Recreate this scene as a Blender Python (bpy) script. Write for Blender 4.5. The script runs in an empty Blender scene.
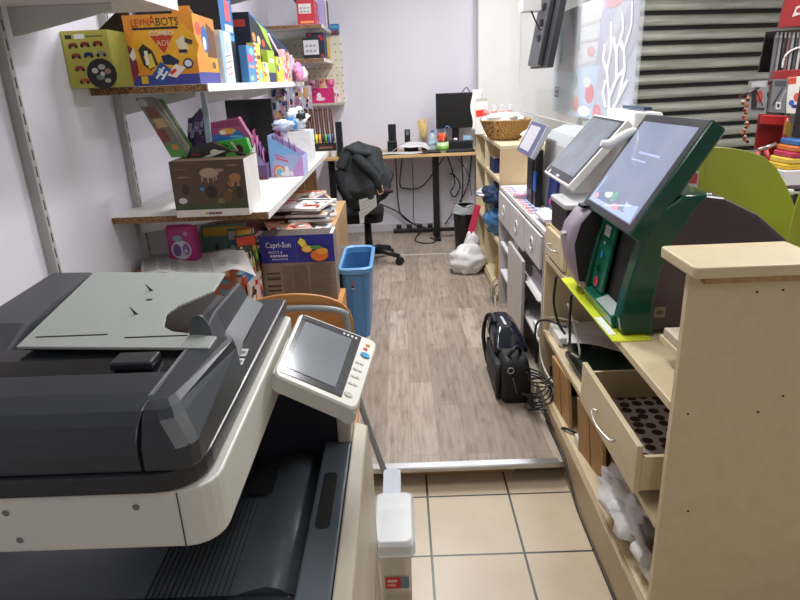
import bpy, math, random
from mathutils import Vector, Matrix, noise
R = math.radians
C = bpy.context.scene.collection
# ------------------------------------------------------------------ camera
FP = 620.; CH = 1.47
def nrm(a):
    l = math.sqrt(sum(x*x for x in a)); return tuple(x/l for x in a)
def dot(a, b): return sum(x*y for x, y in zip(a, b))
Yd = nrm(((398-400)/FP, (80-300)/FP, 1))
_h = (1, -0.042, 0); _k = dot(_h, Yd)
Xd = nrm(tuple(a-_k*b for a, b in zip(_h, Yd)))
Zd = tuple(Vector(Xd).cross(Vector(Yd)))
if Zd[1] > 0: Zd = tuple(-a for a in Zd)
def at(px, py, x=None, y=None, z=None):
    """room position of a photographed point lying on one of the planes x=, y= or z="""
    c = ((px-400)/FP, (py-300)/FP, 1.)
    r = (dot(c, Xd), dot(c, Yd), dot(c, Zd))
    t = x/r[0] if x is not None else y/r[1] if y is not None else (z-CH)/r[2]
    return Vector((r[0]*t, r[1]*t, CH+r[2]*t))
cam = bpy.data.cameras.new('camera'); cam.lens = 36*FP/800; cam.sensor_width = 36; cam.clip_start = .02
co = bpy.data.objects.new('camera', cam); C.objects.link(co)
co.matrix_world = Matrix(((Xd[0], -Xd[1], -Xd[2], 0), (Yd[0], -Yd[1], -Yd[2], 0), (Zd[0], -Zd[1], -Zd[2], CH), (0, 0, 0, 1)))
bpy.context.scene.camera = co
vs = bpy.context.scene.view_settings
vs.view_transform = 'Standard'; vs.look = 'None'; vs.gamma = 1; vs.exposure = 0.0; vs.use_curve_mapping = False
# ------------------------------------------------------------------ colours and materials
def lin(c):
    if isinstance(c, str):
        c = c.lstrip('#'); c = tuple(int(c[i:i+2], 16)/255 for i in (0, 2, 4))
    return tuple(x/12.92 if x <= .04045 else ((x+.055)/1.055)**2.4 for x in c[:3])+(1.,)
def newmat(name):
    m = bpy.data.materials.new(name); m.use_nodes = True
    nt = m.node_tree; b = nt.nodes['Principled BSDF']
    return m, nt, b
def N(nt, t, **k):
    n = nt.nodes.new(t)
    for a, v in k.items():
        if a in n.inputs: n.inputs[a].default_value = v
        else: setattr(n, a, v)
    return n
def mixc(nt, fac, a, b, mode='MIX'):
    n = nt.nodes.new('ShaderNodeMix'); n.data_type = 'RGBA'; n.blend_type = mode
    for s, v in ((0, fac), (6, a), (7, b)):
        if hasattr(v, 'is_output'): nt.links.new(v, n.inputs[s])
        else: n.inputs[s].default_value = v
    return n.outputs[2]
def ramp(nt, src, stops):
    r = nt.nodes.new('ShaderNodeValToRGB'); nt.links.new(src, r.inputs[0])
    e = r.color_ramp.elements
    while len(e) < len(stops): e.new(.5)
    for i, (p, c) in enumerate(stops): e[i].position = p; e[i].color = c if not isinstance(c, str) else lin(c)
    return r.outputs[0]
def coords(nt, kind='Object', scale=(1, 1, 1), rot=(0, 0, 0)):
    tc = nt.nodes.new('ShaderNodeTexCoord'); mp = nt.nodes.new('ShaderNodeMapping')
    nt.links.new(tc.outputs[kind], mp.inputs[0]); mp.inputs['Scale'].default_value = scale; mp.inputs['Rotation'].default_value = rot
    return mp.outputs[0]
def noi(nt, vec, scale, detail=3, rough=.5):
    n = nt.nodes.new('ShaderNodeTexNoise'); nt.links.new(vec, n.inputs['Vector'])
    n.inputs['Scale'].default_value = scale; n.inputs['Detail'].default_value = detail; n.inputs['Roughness'].default_value = rough
    return n.outputs[0]
def bump(nt, b, h, st, dist=.002):
    n = nt.nodes.new('ShaderNodeBump'); n.inputs['Strength'].default_value = st; n.inputs['Distance'].default_value = dist
    nt.links.new(h, n.inputs['Height']); nt.links.new(n.outputs[0], b.inputs['Normal'])
def attrmat(name, rough, metal=0, var=.12, nscale=25, bst=0, coat=0, alpha=None, trans=0, aniso=None):
    """colour of each face comes with the mesh; a fine procedural mottling sits on top"""
    m, nt, b = newmat(name)
    a = nt.nodes.new('ShaderNodeAttribute'); a.attribute_name = 'Col'
    v = coords(nt); n = noi(nt, v, nscale)
    g = ramp(nt, n, [(.3, (1-var, 1-var, 1-var, 1)), (.7, (1, 1, 1, 1))])
    nt.links.new(mixc(nt, 1., a.outputs[0], g, 'MULTIPLY'), b.inputs['Base Color'])
    b.inputs['Roughness'].default_value = rough; b.inputs['Metallic'].default_value = metal
    if coat: b.inputs['Coat Weight'].default_value = coat; b.inputs['Coat Roughness'].default_value = .15
    if bst: bump(nt, b, noi(nt, v, nscale*6), bst)
    if alpha is not None: b.inputs['Alpha'].default_value = alpha
    if trans: b.inputs['Transmission Weight'].default_value = trans
    return m
M = {}
M['card'] = attrmat('printed_card', .5)
M['paper'] = attrmat('paper', .8, var=.05)
M['plastic'] = attrmat('moulded_plastic', .38, var=.06, nscale=12)
M['copier'] = attrmat('textured_dark_plastic', .33, var=.10, nscale=9, bst=.06)
M['gloss'] = attrmat('glossy_plastic', .14, var=.04)
M['matte'] = attrmat('matte_plastic', .6, var=.1)
M['wood'] = attrmat('painted_board', .45, var=.07, nscale=6)
M['metal'] = attrmat('metal', .3, metal=1, var=.1)
M['cloth'] = attrmat('cloth', .95, var=.6, nscale=95, bst=.6)
M['foil'] = attrmat('crinkled_film', .2, var=.15, nscale=30, bst=.5)
M['bag'] = attrmat('thin_white_bag', .32, var=.06, nscale=20, bst=.5, alpha=.93)
M['clear'] = attrmat('clear_plastic', .08, var=0, alpha=.22)
M['milky'] = attrmat('milky_plastic', .3, var=.05, alpha=.72)
def screenmat(name, base, em, st, seed=0, scale=4):
    m, nt, b = newmat(name); v = coords(nt); n = noi(nt, v, scale, 2)
    c = ramp(nt, n, [(.35, em[0]), (.65, em[1])])
    b.inputs['Base Color'].default_value = lin(base); b.inputs['Roughness'].default_value = .12
    nt.links.new(c, b.inputs['Emission Color']); b.inputs['Emission Strength'].default_value = st
    return m
M['screen'] = screenmat('lit_screen', '20242c', ('9aa6c4', 'b0b6cf'), .85)
M['screen_grey'] = screenmat('grey_screen', '30343a', ('7a828d', '949ba8'), .9, scale=7)
M['panel_screen'] = screenmat('panel_screen', '60656a', ('5e6367', '6d7276'), .55, scale=9)
M['screen_small'] = screenmat('small_screen', '888890', ('b6b3ba', 'c4c2c8'), .6)
def m_glow():
    a = attrmat('lit_picture', .3); nt = a.node_tree; b = nt.nodes['Principled BSDF']
    at_ = nt.nodes.new('ShaderNodeAttribute'); at_.attribute_name = 'Col'
    nt.links.new(at_.outputs[0], b.inputs['Emission Color']); b.inputs['Emission Strength'].default_value = .7
    return a
M['glow'] = m_glow()
def wallm(name, col, col2):
    m, nt, b = newmat(name); v = coords(nt); n = noi(nt, v, 1.3, 4)
    nt.links.new(ramp(nt, n, [(.3, col), (.7, col2)]), b.inputs['Base Color']); b.inputs['Roughness'].default_value = .75
    bump(nt, b, noi(nt, v, 160), .15); return m
M['lilac'] = wallm('lilac_paint', 'dfdde7', 'dad7e3')
M['white_wall'] = wallm('white_paint', 'eceae6', 'e6e4e0')
M['ceiling'] = wallm('ceiling_paint', 'e8e8e6', 'e2e2e0')
def laminate():
    m, nt, b = newmat('oak_laminate')
    v = coords(nt, rot=(0, 0, R(90)))
    br = nt.nodes.new('ShaderNodeTexBrick'); nt.links.new(v, br.inputs[0])
    br.inputs['Color1'].default_value = (0, 0, 0, 1); br.inputs['Color2'].default_value = (1, 1, 1, 1); br.inputs['Mortar'].default_value = (.5, .5, .5, 1)
    br.inputs['Scale'].default_value = 1; br.inputs['Mortar Size'].default_value = .0012; br.inputs['Brick Width'].default_value = .62; br.inputs['Row Height'].default_value = .108
    br.offset = .37
    c = ramp(nt, br.outputs[0], [(0, '988a7e'), (.35, 'a39588'), (.7, 'ab9d90'), (1, 'b6a89b')])
    g = noi(nt, coords(nt, scale=(26, 2.2, 1)), 2.2, 6, .62)
    gr = ramp(nt, g, [(.30, (.62, .59, .57, 1)), (.5, (.93, .92, .91, 1)), (.72, (1.12, 1.12, 1.12, 1))])
    c2 = mixc(nt, 1, c, gr, 'MULTIPLY')
    k = ramp(nt, noi(nt, coords(nt, scale=(7, 2.5, 1)), 3.5, 4), [(.54, (1, 1, 1, 1)), (.70, (.74, .71, .69, 1))])
    c3 = mixc(nt, 1, c2, k, 'MULTIPLY')
    c4 = mixc(nt, br.outputs[1], c3, lin('857769'))
    nt.links.new(c4, b.inputs['Base Color']); b.inputs['Roughness'].default_value = .42
    return m
M['laminate'] = laminate()
def tilem():
    m, nt, b = newmat('beige_floor_tile')
    tc = nt.nodes.new('ShaderNodeTexCoord'); mp = nt.nodes.new('ShaderNodeMapping'); nt.links.new(tc.outputs['Object'], mp.inputs[0])
    mp.inputs['Location'].default_value = (-.0505+3.03, -1.63+3.05, 0)
    br = nt.nodes.new('ShaderNodeTexBrick'); nt.links.new(mp.outputs[0], br.inputs[0]); br.offset = 0
    br.inputs['Color1'].default_value = (0, 0, 0, 1); br.inputs['Color2'].default_value = (1, 1, 1, 1)
    br.inputs['Scale'].default_value = 1; br.inputs['Mortar Size'].default_value = .0042; br.inputs['Brick Width'].default_value = .303; br.inputs['Row Height'].default_value = .305
    c = ramp(nt, noi(nt, mp.outputs[0], 5, 5), [(.3, 'c3b297'), (.7, 'cfbfa5')])
    d = ramp(nt, noi(nt, mp.outputs[0], 14, 6, .7), [(.62, (1, 1, 1, 1)), (.8, (.8, .76, .7, 1))])
    c = mixc(nt, 1, c, d, 'MULTIPLY')
    nt.links.new(mixc(nt, br.outputs[1], c, lin('3c3935')), b.inputs['Base Color']); b.inputs['Roughness'].default_value = .35
    return m
M['tile'] = tilem()
def chip():
    m, nt, b = newmat('raw_chipboard'); v = coords(nt)
    vo = nt.nodes.new('ShaderNodeTexVoronoi'); nt.links.new(v, vo.inputs[0]); vo.inputs['Scale'].default_value = 260
    nt.links.new(ramp(nt, vo.outputs[1], [(.2, '4a3322'), (.8, 'a07b55')]), b.inputs['Base Color']); b.inputs['Roughness'].default_value = .9
    return m
M['chip'] = chip()
def woodm(name, a, b_, sc=(3, 40, 3)):
    m, nt, b = newmat(name); v = coords(nt, scale=sc)
    nt.links.new(ramp(nt, noi(nt, v, 2, 5), [(.3, a), (.7, b_)]), b.inputs['Base Color']); b.inputs['Roughness'].default_value = .4
    return m
M['pine'] = woodm('orange_pine', 'b08a5e', 'c6a276', (30, 3, 3))
M['beech'] = woodm('varnished_beech', 'b5793d', 'cc9354', (3, 3, 30))
M['speckle'] = woodm('cream_board', 'd3c29d', 'dac9a6', (14, 14, 14))
M['desk'] = woodm('pale_desk_board', 'c99f6c', 'd5ae7e', (3, 40, 3))
def weave():
    m, nt, b = newmat('woven_straw'); v = coords(nt)
    w = nt.nodes.new('ShaderNodeTexWave'); nt.links.new(v, w.inputs[0]); w.bands_direction = 'DIAGONAL'; w.inputs['Scale'].default_value = 55; w.inputs['Distortion'].default_value = 6
    nt.links.new(ramp(nt, w.outputs[0], [(.1, '6d4a25'), (.6, 'c79c62')]), b.inputs['Base Color']); b.inputs['Roughness'].default_value = .8
    bump(nt, b, w.outputs[0], .9, .004); return m
M['straw'] = weave()
def ribm():
    m, nt, b = newmat('ribbed_grey_tray')
    v = coords(nt)
    w = nt.nodes.new('ShaderNodeTexWave'); nt.links.new(v, w.inputs[0]); w.bands_direction = 'X'; w.inputs['Scale'].default_value = 62; w.inputs['Distortion'].default_value = 0
    nt.links.new(ramp(nt, w.outputs[0], [(.1, '9aa09c'), (.7, 'aeb3af')]), b.inputs['Base Color']); b.inputs['Roughness'].default_value = .5
    bump(nt, b, w.outputs[0], .18, .001); return m
M['ribbed'] = ribm()
def shutterm():
    m, nt, b = newmat('galvanised_slat'); v = coords(nt, scale=(.8, 1, 9))
    nt.links.new(ramp(nt, noi(nt, v, 2.5, 5), [(.3, '9fa098'), (.7, 'd2d4ca')]), b.inputs['Base Color'])
    b.inputs['Roughness'].default_value = .33; b.inputs['Metallic'].default_value = .65; return m
M['slat'] = shutterm()
def dotm():
    m, nt, b = newmat('spotted_drawer_liner'); v = coords(nt)
    vo = nt.nodes.new('ShaderNodeTexVoronoi'); nt.links.new(v, vo.inputs[0]); vo.voronoi_dimensions = '2D'; vo.inputs['Scale'].default_value = 24; vo.inputs['Randomness'].default_value = .35
    nt.links.new(ramp(nt, vo.outputs[0], [(.36, '4b2f2c'), (.42, 'd9d0d4')]), b.inputs['Base Color']); b.inputs['Roughness'].default_value = .6
    return m
M['dots'] = dotm()
# ------------------------------------------------------------------ mesh builder
def quadmap(TL, TR, BR, BL):
    TL, TR, BR, BL = map(Vector, (TL, TR, BR, BL)); n = (BL-TL).cross(TR-TL).normalized()
    def q(s, t, o=0):      # s to the right, t upward
        return (TL*(1-s)+TR*s)*t+(BL*(1-s)+BR*s)*(1-t)+n*o
    return q
class MB:
    def __init__(s): s.v = []; s.f = []; s.c = []; s.m = []; s.sm = []; s.M = Matrix()
    def add(s, vs_, fs, col, mi=0, smooth=False):
        o = len(s.v); s.v += [s.M @ Vector(p) for p in vs_]
        lc = lin(col) if isinstance(col, str) else col
        for f in fs: s.f.append([i+o for i in f]); s.c.append(lc); s.m.append(mi); s.sm.append(smooth)
        return s
    def box(s, x0, x1, y0, y1, z0, z1, col='cccccc', mi=0, cols=None):
        v = [(x, y, z) for z in (z0, z1) for y in (y0, y1) for x in (x0, x1)]
        F = {'bottom': (0, 2, 3, 1), 'top': (4, 5, 7, 6), 'front': (0, 1, 5, 4), 'back': (2, 6, 7, 3), 'left': (0, 4, 6, 2), 'right': (1, 3, 7, 5)}
        o = len(s.v); s.v += [s.M @ Vector(p) for p in v]
        for k, f in F.items():
            c = (cols or {}).get(k, col); s.f.append([i+o for i in f]); s.c.append(lin(c) if isinstance(c, str) else c); s.m.append(mi); s.sm.append(False)
        return s
    def hexa(s, b4, t4, col, mi=0):     # bottom quad, top quad (ccw from above)
        s.add(list(b4)+list(t4), [(3, 2, 1, 0), (4, 5, 6, 7), (0, 1, 5, 4), (1, 2, 6, 5), (2, 3, 7, 6), (3, 0, 4, 7)], col, mi); return s
    def prism(s, poly, axis, a, b, col, mi=0, cap=None, smooth=False):
        n = len(poly)
        def p3(p, t): return {'x': (t, p[0], p[1]), 'y': (p[0], t, p[1]), 'z': (p[0], p[1], t)}[axis]
        vv = [p3(p, a) for p in poly]+[p3(p, b) for p in poly]
        area = sum(poly[i][0]*poly[(i+1) % n][1]-poly[(i+1) % n][0]*poly[i][1] for i in range(n))
        flip = (area < 0) ^ (axis == 'y') ^ (b < a)
        sd = [(i, (i+1) % n, n+(i+1) % n, n+i) for i in range(n)]; c0 = list(range(n))[::-1]; c1 = list(range(n, 2*n))
        if flip: sd = [f[::-1] for f in sd]; c0 = c0[::-1]; c1 = c1[::-1]
        s.add(vv, sd, col, mi, smooth); o = len(s.v)-2*n
        for f in (c0, c1): s.f.append([i+o for i in f]); s.c.append(lin(cap or col) if isinstance(cap or col, str) else col); s.m.append(mi); s.sm.append(False)
        return s
    def loft(s, rings, col, mi=0, cap=True, smooth=False):
        n = len(rings[0]); v = [p for r in rings for p in r]; f = []
        for k in range(len(rings)-1):
            for i in range(n): j = (i+1) % n; f.append((k*n+i, k*n+j, (k+1)*n+j, (k+1)*n+i))
        s.add(v, f, col, mi, smooth); o = len(s.v)-len(v)
        if cap:
            for fc in (list(range(n))[::-1], [(len(rings)-1)*n+i for i in range(n)]): s.f.append([i+o for i in fc]); s.c.append(lin(col) if isinstance(col, str) else col); s.m.append(mi); s.sm.append(False)
        return s
    def slab(s, poly3, th, col, mi=0):   # planar polygon given thickness behind it
        P_ = [Vector(p) for p in poly3]; n = Vector((0, 0, 0))
        for i in range(len(P_)): n += P_[i].cross(P_[(i+1) % len(P_)])
        n = -n.normalized()*th
        return s.loft([[tuple(p+n) for p in P_], [tuple(p) for p in P_]], col, mi)
    def tube(s, pts, r, col, n=8, mi=0, closed=False):
        pts = [Vector(p) for p in pts]; rings = []; up = Vector((.013, .021, 1)).normalized()
        for i, p in enumerate(pts):
            d = (pts[min(i+1, len(pts)-1)]-pts[max(i-1, 0)])
            d = d.normalized() if d.length > 1e-9 else Vector((0, 0, 1))
            a = d.cross(up if abs(d.dot(up)) < .95 else Vector((1, .02, 0))).normalized(); b = d.cross(a)
            rr = r(i/(len(pts)-1)) if callable(r) else r
            rings.append([p+a*rr*math.cos(2*math.pi*k/n)+b*rr*math.sin(2*math.pi*k/n) for k in range(n)])
        return s.loft(rings, col, mi, smooth=True)
    def cyl(s, p0, p1, r, col, r2=None, n=16, mi=0):
        r2 = r if r2 is None else r2
        return s.tube([p0, p1], lambda t: r+(r2-r)*t, col, n, mi)
    def lathe(s, prof, c, col, n=20, mi=0, smooth=True):
        return s.loft([[(c[0]+r*math.cos(2*math.pi*k/n), c[1]+r*math.sin(2*math.pi*k/n), c[2]+z) for k in range(n)] for r, z in prof], col, mi, smooth=smooth)
    def blob(s, c, rad, seed=0, amp=.15, fq=2.5, col='ffffff', nu=20, nv=14, flat=True, mi=0):
        rg = []
        for j in range(nv+1):
            ph = math.pi*(j+.02)/(nv+.04)-math.pi/2; r_ = []
            for i in range(nu):
                th = 2*math.pi*i/nu; d = Vector((math.cos(ph)*math.cos(th), math.cos(ph)*math.sin(th), math.sin(ph)))
                k = 1+amp*noise.noise(d*fq+Vector((seed*7.3, seed*3.1, 0)))*2
                p = Vector((d.x*rad[0]*k, d.y*rad[1]*k, d.z*rad[2]*k))
                if flat and p.z < -rad[2]*.85: p.z = -rad[2]*.85
                r_.append(Vector(c)+p)
            rg.append(r_)
        return s.loft(rg, col, mi, smooth=True)
    def sheet(s, fn, nu, nv, col, th=.0015, mi=0, smooth=True):
        P_ = [[Vector(fn(i/nu, j/nv)) for i in range(nu+1)] for j in range(nv+1)]
        n0 = (P_[0][1]-P_[0][0]).cross(P_[1][0]-P_[0][0]); n0 = n0.normalized()*th
        W = nu+1; K = W*(nv+1); v = [p for r_ in P_ for p in r_]+[p-n0 for r_ in P_ for p in r_]; f = []
        for j in range(nv):
            for i in range(nu):
                a = j*W+i; f.append((a, a+1, a+W+1, a+W)); f.append((K+a+W, K+a+W+1, K+a+1, K+a))
        for i in range(nu): f.append((i+1, i, K+i, K+i+1)); a = nv*W+i; f.append((a, a+1, K+a+1, K+a))
        for j in range(nv): a = j*W; f.append((a, a+W, K+a+W, K+a)); a = j*W+nu; f.append((a+W, a, K+a, K+a+W))
        return s.add(v, f, col, mi, smooth)
    # flat printing on a surface: items in (s, t) of quadmap q
    def art(s, q, items, o0=.0006):
        o = o0
        for it in items:
            k = it[0]
            if k == 'r': _, a, b, c, d, col = it; pl = [(a, b), (c, b), (c, d), (a, d)]
            elif k == 'e': _, a, b, ra, rb, col = it; pl = [(a+ra*math.cos(2*math.pi*i/14), b+rb*math.sin(2*math.pi*i/14)) for i in range(14)]
            elif k == 'p': _, pl, col = it
            elif k == 'l':
                _, a, b, c, d, w, col = it; L = math.hypot(c-a, d-b) or 1; nx, ny = -(d-b)/L*w/2, (c-a)/L*w/2
                pl = [(a-nx, b-ny), (c-nx, d-ny), (c+nx, d+ny), (a+nx, b+ny)]
            s.add([q(x, y, o) for x, y in pl], [tuple(range(len(pl)))], col); o += .00012
        return s
    def lines(s, q, x0, x1, y0, y1, n, col, seed=0, w=.4):
        rg = random.Random(seed); items = []
        for i in range(n):
            y = y1-(y1-y0)*(i+.5)/n; h = (y1-y0)/n*w
            items.append(('r', x0, y-h/2, x0+(x1-x0)*rg.uniform(.55, 1), y+h/2, col))
        return s.art(q, items, .0012)
    def build(s, name, mat='card', parent=None, bevel=0, origin=None, seg=2, subsurf=0):
        if parent is not None:
            origin = Vector((0, 0, 0)); p = parent
            origin = Vector(p['_o'])
        elif origin is None:
            xs = [p.x for p in s.v]; ys = [p.y for p in s.v]; zs_ = [p.z for p in s.v]
            origin = Vector(((min(xs)+max(xs))/2, (min(ys)+max(ys))/2, min(zs_)))
        origin = Vector(origin)
        me = bpy.data.meshes.new(name); me.from_pydata([tuple(p-origin) for p in s.v], [], s.f)
        at_ = me.attributes.new('Col', 'FLOAT_COLOR', 'FACE')
        at_.data.foreach_set('color', [x for c in s.c for x in c])
        me.polygons.foreach_set('material_index', s.m); me.polygons.foreach_set('use_smooth', s.sm); me.update()
        ob = bpy.data.objects.new(name, me); C.objects.link(ob)
        for m_ in (mat if isinstance(mat, (list, tuple)) else [mat]): me.materials.append(M[m_])
        if parent is not None: ob.parent = parent; ob['_o'] = tuple(origin)
        else: ob.location = origin; ob['_o'] = tuple(origin)
        if bevel:
            b = ob.modifiers.new('bevel', 'BEVEL'); b.width = bevel; b.segments = seg; b.limit_method = 'ANGLE'; b.angle_limit = R(40)
        if subsurf: q = ob.modifiers.new('subsurf', 'SUBSURF'); q.levels = subsurf; q.render_levels = subsurf
        return ob
def tag(o, label, cat, group=None):
    o['label'] = label; o['category'] = cat
    if group: o['group'] = group
    return o
def thing(name, label, cat, loc, group=None):
    o = bpy.data.objects.new(name, None); C.objects.link(o); o.location = loc; o.empty_display_size = .05; o['_o'] = tuple(loc)
    return tag(o, label, cat, group)
def struct(mb, name, mat, parent=None, bevel=0):
    o = mb.build(name, mat, parent, bevel)
    if parent is None: o['kind'] = 'structure'
    return o
def text(body, q, x0, y0, x1, y1, col, parent, name='lettering', mat='card', o=.0022, shear=0):
    """lettering fitted into a rectangle of the printed face q"""
    cu = bpy.data.curves.new('t', 'FONT'); cu.body = body; cu.resolution_u = 2; cu.align_x = 'LEFT'; cu.shear = shear
    t = bpy.data.objects.new('t', cu); C.objects.link(t); dg = bpy.context.evaluated_depsgraph_get()
    me = bpy.data.meshes.new_from_object(t.evaluated_get(dg)); bpy.data.objects.remove(t)
    xs = [v.co.x for v in me.vertices]; ys = [v.co.y for v in me.vertices]
    ax, bx, ay, by = min(xs), max(xs), min(ys), max(ys)
    m = MB(); vv = [q(x0+(v.co.x-ax)/(bx-ax)*(x1-x0), y0+(v.co.y-ay)/(by-ay)*(y1-y0), o) for v in me.vertices]
    m.add(vv, [tuple(p.vertices) for p in me.polygons], col); bpy.data.meshes.remove(me)
    return m.build(name, mat, parent)
def rr(x0, x1, y0, y1, r, n=5, z=0, rs=None):
    """rounded rectangle, ccw; rs = radii (x0y0, x1y0, x1y1, x0y1)"""
    rs = rs or (r,)*4; out = []
    for (cx, cy, a0), rad in zip(((x0, y0, 180), (x1, y0, 270), (x1, y1, 0), (x0, y1, 90)), rs):
        sx = 1 if cx == x0 else -1; sy = 1 if cy == y0 else -1
        for i in range(n+1):
            a = R(a0+90*i/n); out.append((cx+sx*rad+rad*math.cos(a), cy+sy*rad+rad*math.sin(a), z))
    return out
def spline(P_, n=8):
    P_ = [Vector(p) for p in P_]; Q = [P_[0]]+P_+[P_[-1]]; out = []
    for i in range(1, len(Q)-2):
        a, b, c, d = Q[i-1:i+3]
        for k in range(n):
            t = k/n; out.append(.5*((2*b)+(c-a)*t+(2*a-5*b+4*c-d)*t*t+(3*b-a-3*c+d)*t**3))
    return out+[P_[-1]]
PAL = {'toy': ['f2c21b', 'd9342b', '2f6fc2', 'f4f1ea', 'e8842a', '2b2f3a', '6cb548'],
       'pink': ['e85fa0', 'f4b9d6', 'ffffff', 'b07fd0', 'f0d060', 'd02878'],
       'blue': ['3f8fd0', 'bfe3f5', 'ffffff', '1d3f7c', 'e84a5a', 'f0c83a'],
       'green': ['3f9d3a', 'a5cc3d', 'f0e9d0', '2d3b2a', 'd86a2a', '5a3b28'],
       'mag': ['d8d3cf', 'a33b3a', 'ffffff', '45506a', 'e0b089', '2c2b30', 'c9ced6'],
       'dark': ['20242c', '3b4b5f', '8b8f98', 'c9343a', 'ddd9cc', '2d6fb0']}
def rart(pal, seed, n=14, x0=.04, x1=.96, y0=.04, y1=.96, sz=.22):
    rg = random.Random(seed); P_ = PAL[pal] if isinstance(pal, str) else pal; out = []
    for i in range(int(n*1.8)):
        if i == n: sz *= .6
        c = rg.choice(P_); a = rg.uniform(x0, x1); b = rg.uniform(y0, y1); w = rg.uniform(.3, 1)*sz; h = rg.uniform(.3, 1)*sz*.8
        a0, a1, b0, b1 = max(x0, a-w/2), min(x1, a+w/2), max(y0, b-h/2), min(y1, b+h/2)
        k = rg.random()
        if k < .4: out.append(('r', a0, b0, a1, b1, c))
        elif k < .8: out.append(('e', (a0+a1)/2, (b0+b1)/2, (a1-a0)/2, (b1-b0)/2, c))
        else: out.append(('p', [(a0, b0), (a1, (b0+b1)/2), (a0, b1)], c))
    return out
def carton(name, label, cat, x, y, z, w, d, h, rz=0, front='ffffff', side=None, top=None, fart=(), sart=(), tart=(), lart=(), group=None, mat='card', parts=None, tilt=0):
    """box with printed faces; x, y = centre of the near face's bottom edge"""
    t = Matrix.Translation((x, y, z)) @ Matrix.Rotation(R(rz), 4, 'Z') @ Matrix.Rotation(R(tilt), 4, 'X')
    b = MB(); b.M = t
    b.box(-w/2, w/2, 0, d, 0, h, front, cols={'left': side or front, 'right': side or front, 'top': top or front, 'back': side or front})
    qf = quadmap((-w/2, 0, h), (w/2, 0, h), (w/2, 0, 0), (-w/2, 0, 0)); qs = quadmap((w/2, 0, h), (w/2, d, h), (w/2, d, 0), (w/2, 0, 0))
    qt = quadmap((-w/2, d, h), (w/2, d, h), (w/2, 0, h), (-w/2, 0, h)); ql = quadmap((-w/2, d, h), (-w/2, 0, h), (-w/2, 0, 0), (-w/2, d, 0))
    for q, a in ((qf, fart), (qs, sart), (qt, tart), (ql, lart)):
        if a: b.art(q, a)
    if parts is None: return tag(b.build(name, mat), label, cat, group)
    root = thing(name, label, cat, (x, y, z), group); b.build(parts, mat, root)
    W = lambda q: (lambda s, t_, o=0: t @ q(s, t_, o))
    return root, W(qf), W(qs), W(qt)
# ================================================================== THE ROOM
WX = -1.115; BY = 5.95
b = MB(); b.box(-1.6, 3.6, -2.2, 6.2, -.05, 0, 'c9b397'); struct(b, 'floor', 'tile').location.z += 0
bpy.data.objects['floor'].location = (0, 0, -.05)
# the tile pattern is laid out in room coordinates: put the object origin at the room origin
def reorigin(o, p=(0, 0, 0)):
    d = o.location-Vector(p)
    for v in o.data.vertices: v.co += d
    o.location = p; o['_o'] = tuple(p)
fl = bpy.data.objects['floor']; fl.location = (1.0, 2.0, -.05); reorigin(fl)
b = MB(); b.box(WX, 3.4, 2.012, 6.1, .058, .08, 'aaaaaa'); o = struct(b, 'floor_platform', 'laminate'); reorigin(o)
b = MB(); b.box(WX, 3.4, 2.09, 6.1, 0, .0575, '2a211b'); struct(b, 'trim_3', 'matte')
b = MB(); b.box(-.06, .40, 2.075, 2.0895, .0, .05, '6b4a30'); struct(b, 'trim_4', 'pine')
b = MB(); b.prism([(2.0, .064), (2.0, .0785), (2.004, .083), (2.035, .0840), (2.035, .0805), (2.0115, .0805), (2.0115, .064)], 'x', -.7, .556, 'b9b9b8'); struct(b, 'trim_1', 'metal')
b = MB(); b.box(-.62, .62, 5.03, 5.055, .08, .084, 'c6c2bd'); struct(b, 'trim_2', 'plastic')
b = MB(); b.box(WX-.1, WX, -2.2, 6.1, 0, 2.75); struct(b, 'wall_left', 'lilac')
b = MB(); b.box(WX, 3.4, BY, BY+.1, .08, 2.75); struct(b, 'wall_back', 'lilac')
b = MB(); b.box(.708, 1.60, 5.80, BY-.001, .08, 2.75); struct(b, 'wall_partition', 'white_wall')
b = MB(); b.box(3.3, 3.4, -2.2, 6.1, 0, 2.75); struct(b, 'wall_right', 'white_wall')
b = MB(); b.box(WX-.1, 3.4, -2.3, -2.2, 0, 2.75); struct(b, 'wall_front', 'lilac')
b = MB(); b.box(WX-.1, 3.4, -2.3, 6.1, 2.75, 2.85); struct(b, 'ceiling', 'ceiling')
b = MB(); b.box(WX, .708, BY-.016, BY, .08, .155, 'cfcad0'); struct(b, 'baseboard_back', 'plastic', bevel=.003)
# roller shutter of one curtain of slats: a single pushed thing
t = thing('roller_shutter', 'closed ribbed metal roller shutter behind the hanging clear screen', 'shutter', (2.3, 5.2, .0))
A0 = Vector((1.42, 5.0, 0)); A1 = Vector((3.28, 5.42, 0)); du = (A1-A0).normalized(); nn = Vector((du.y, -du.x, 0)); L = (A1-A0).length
pit = .1055
b = MB(); z = .09
while z < 2.6:
    pr = [(-.004, z), (.006, z+.003), (.015, z+.012), (.020, z+.026), (.020, z+.042), (.015, z+.056), (.006, z+.068), (-.004, z+.075), (-.008, z+.075), (-.008, z)]
    b.loft([[tuple(A0+du*s_+nn*d+Vector((0, 0, zz))) for d, zz in pr] for s_ in (0, L)], 'ffffff'); z += pit
b.build('slat_curtain', 'slat', t)
b = MB(); b.loft([[tuple(A0+du*s_+nn*d+Vector((0, 0, zz))) for d, zz in ((-.05, .08), (-.026, .08), (-.026, 2.65), (-.05, 2.65))] for s_ in (0, L)], '23231f'); b.build('gap_shade_sheet', 'matte', t)  # added near-black sheet: darkness of the gaps between slats put into colour
b = MB(); b.loft([[tuple(A0+du*s_+nn*d+Vector((0, 0, zz))) for d, zz in ((-.04, .08), (.05, .08), (.05, 2.6), (-.04, 2.6))] for s_ in (L-.05, L)], '8d9088'); b.build('guide_rail', 'metal', t)
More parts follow.
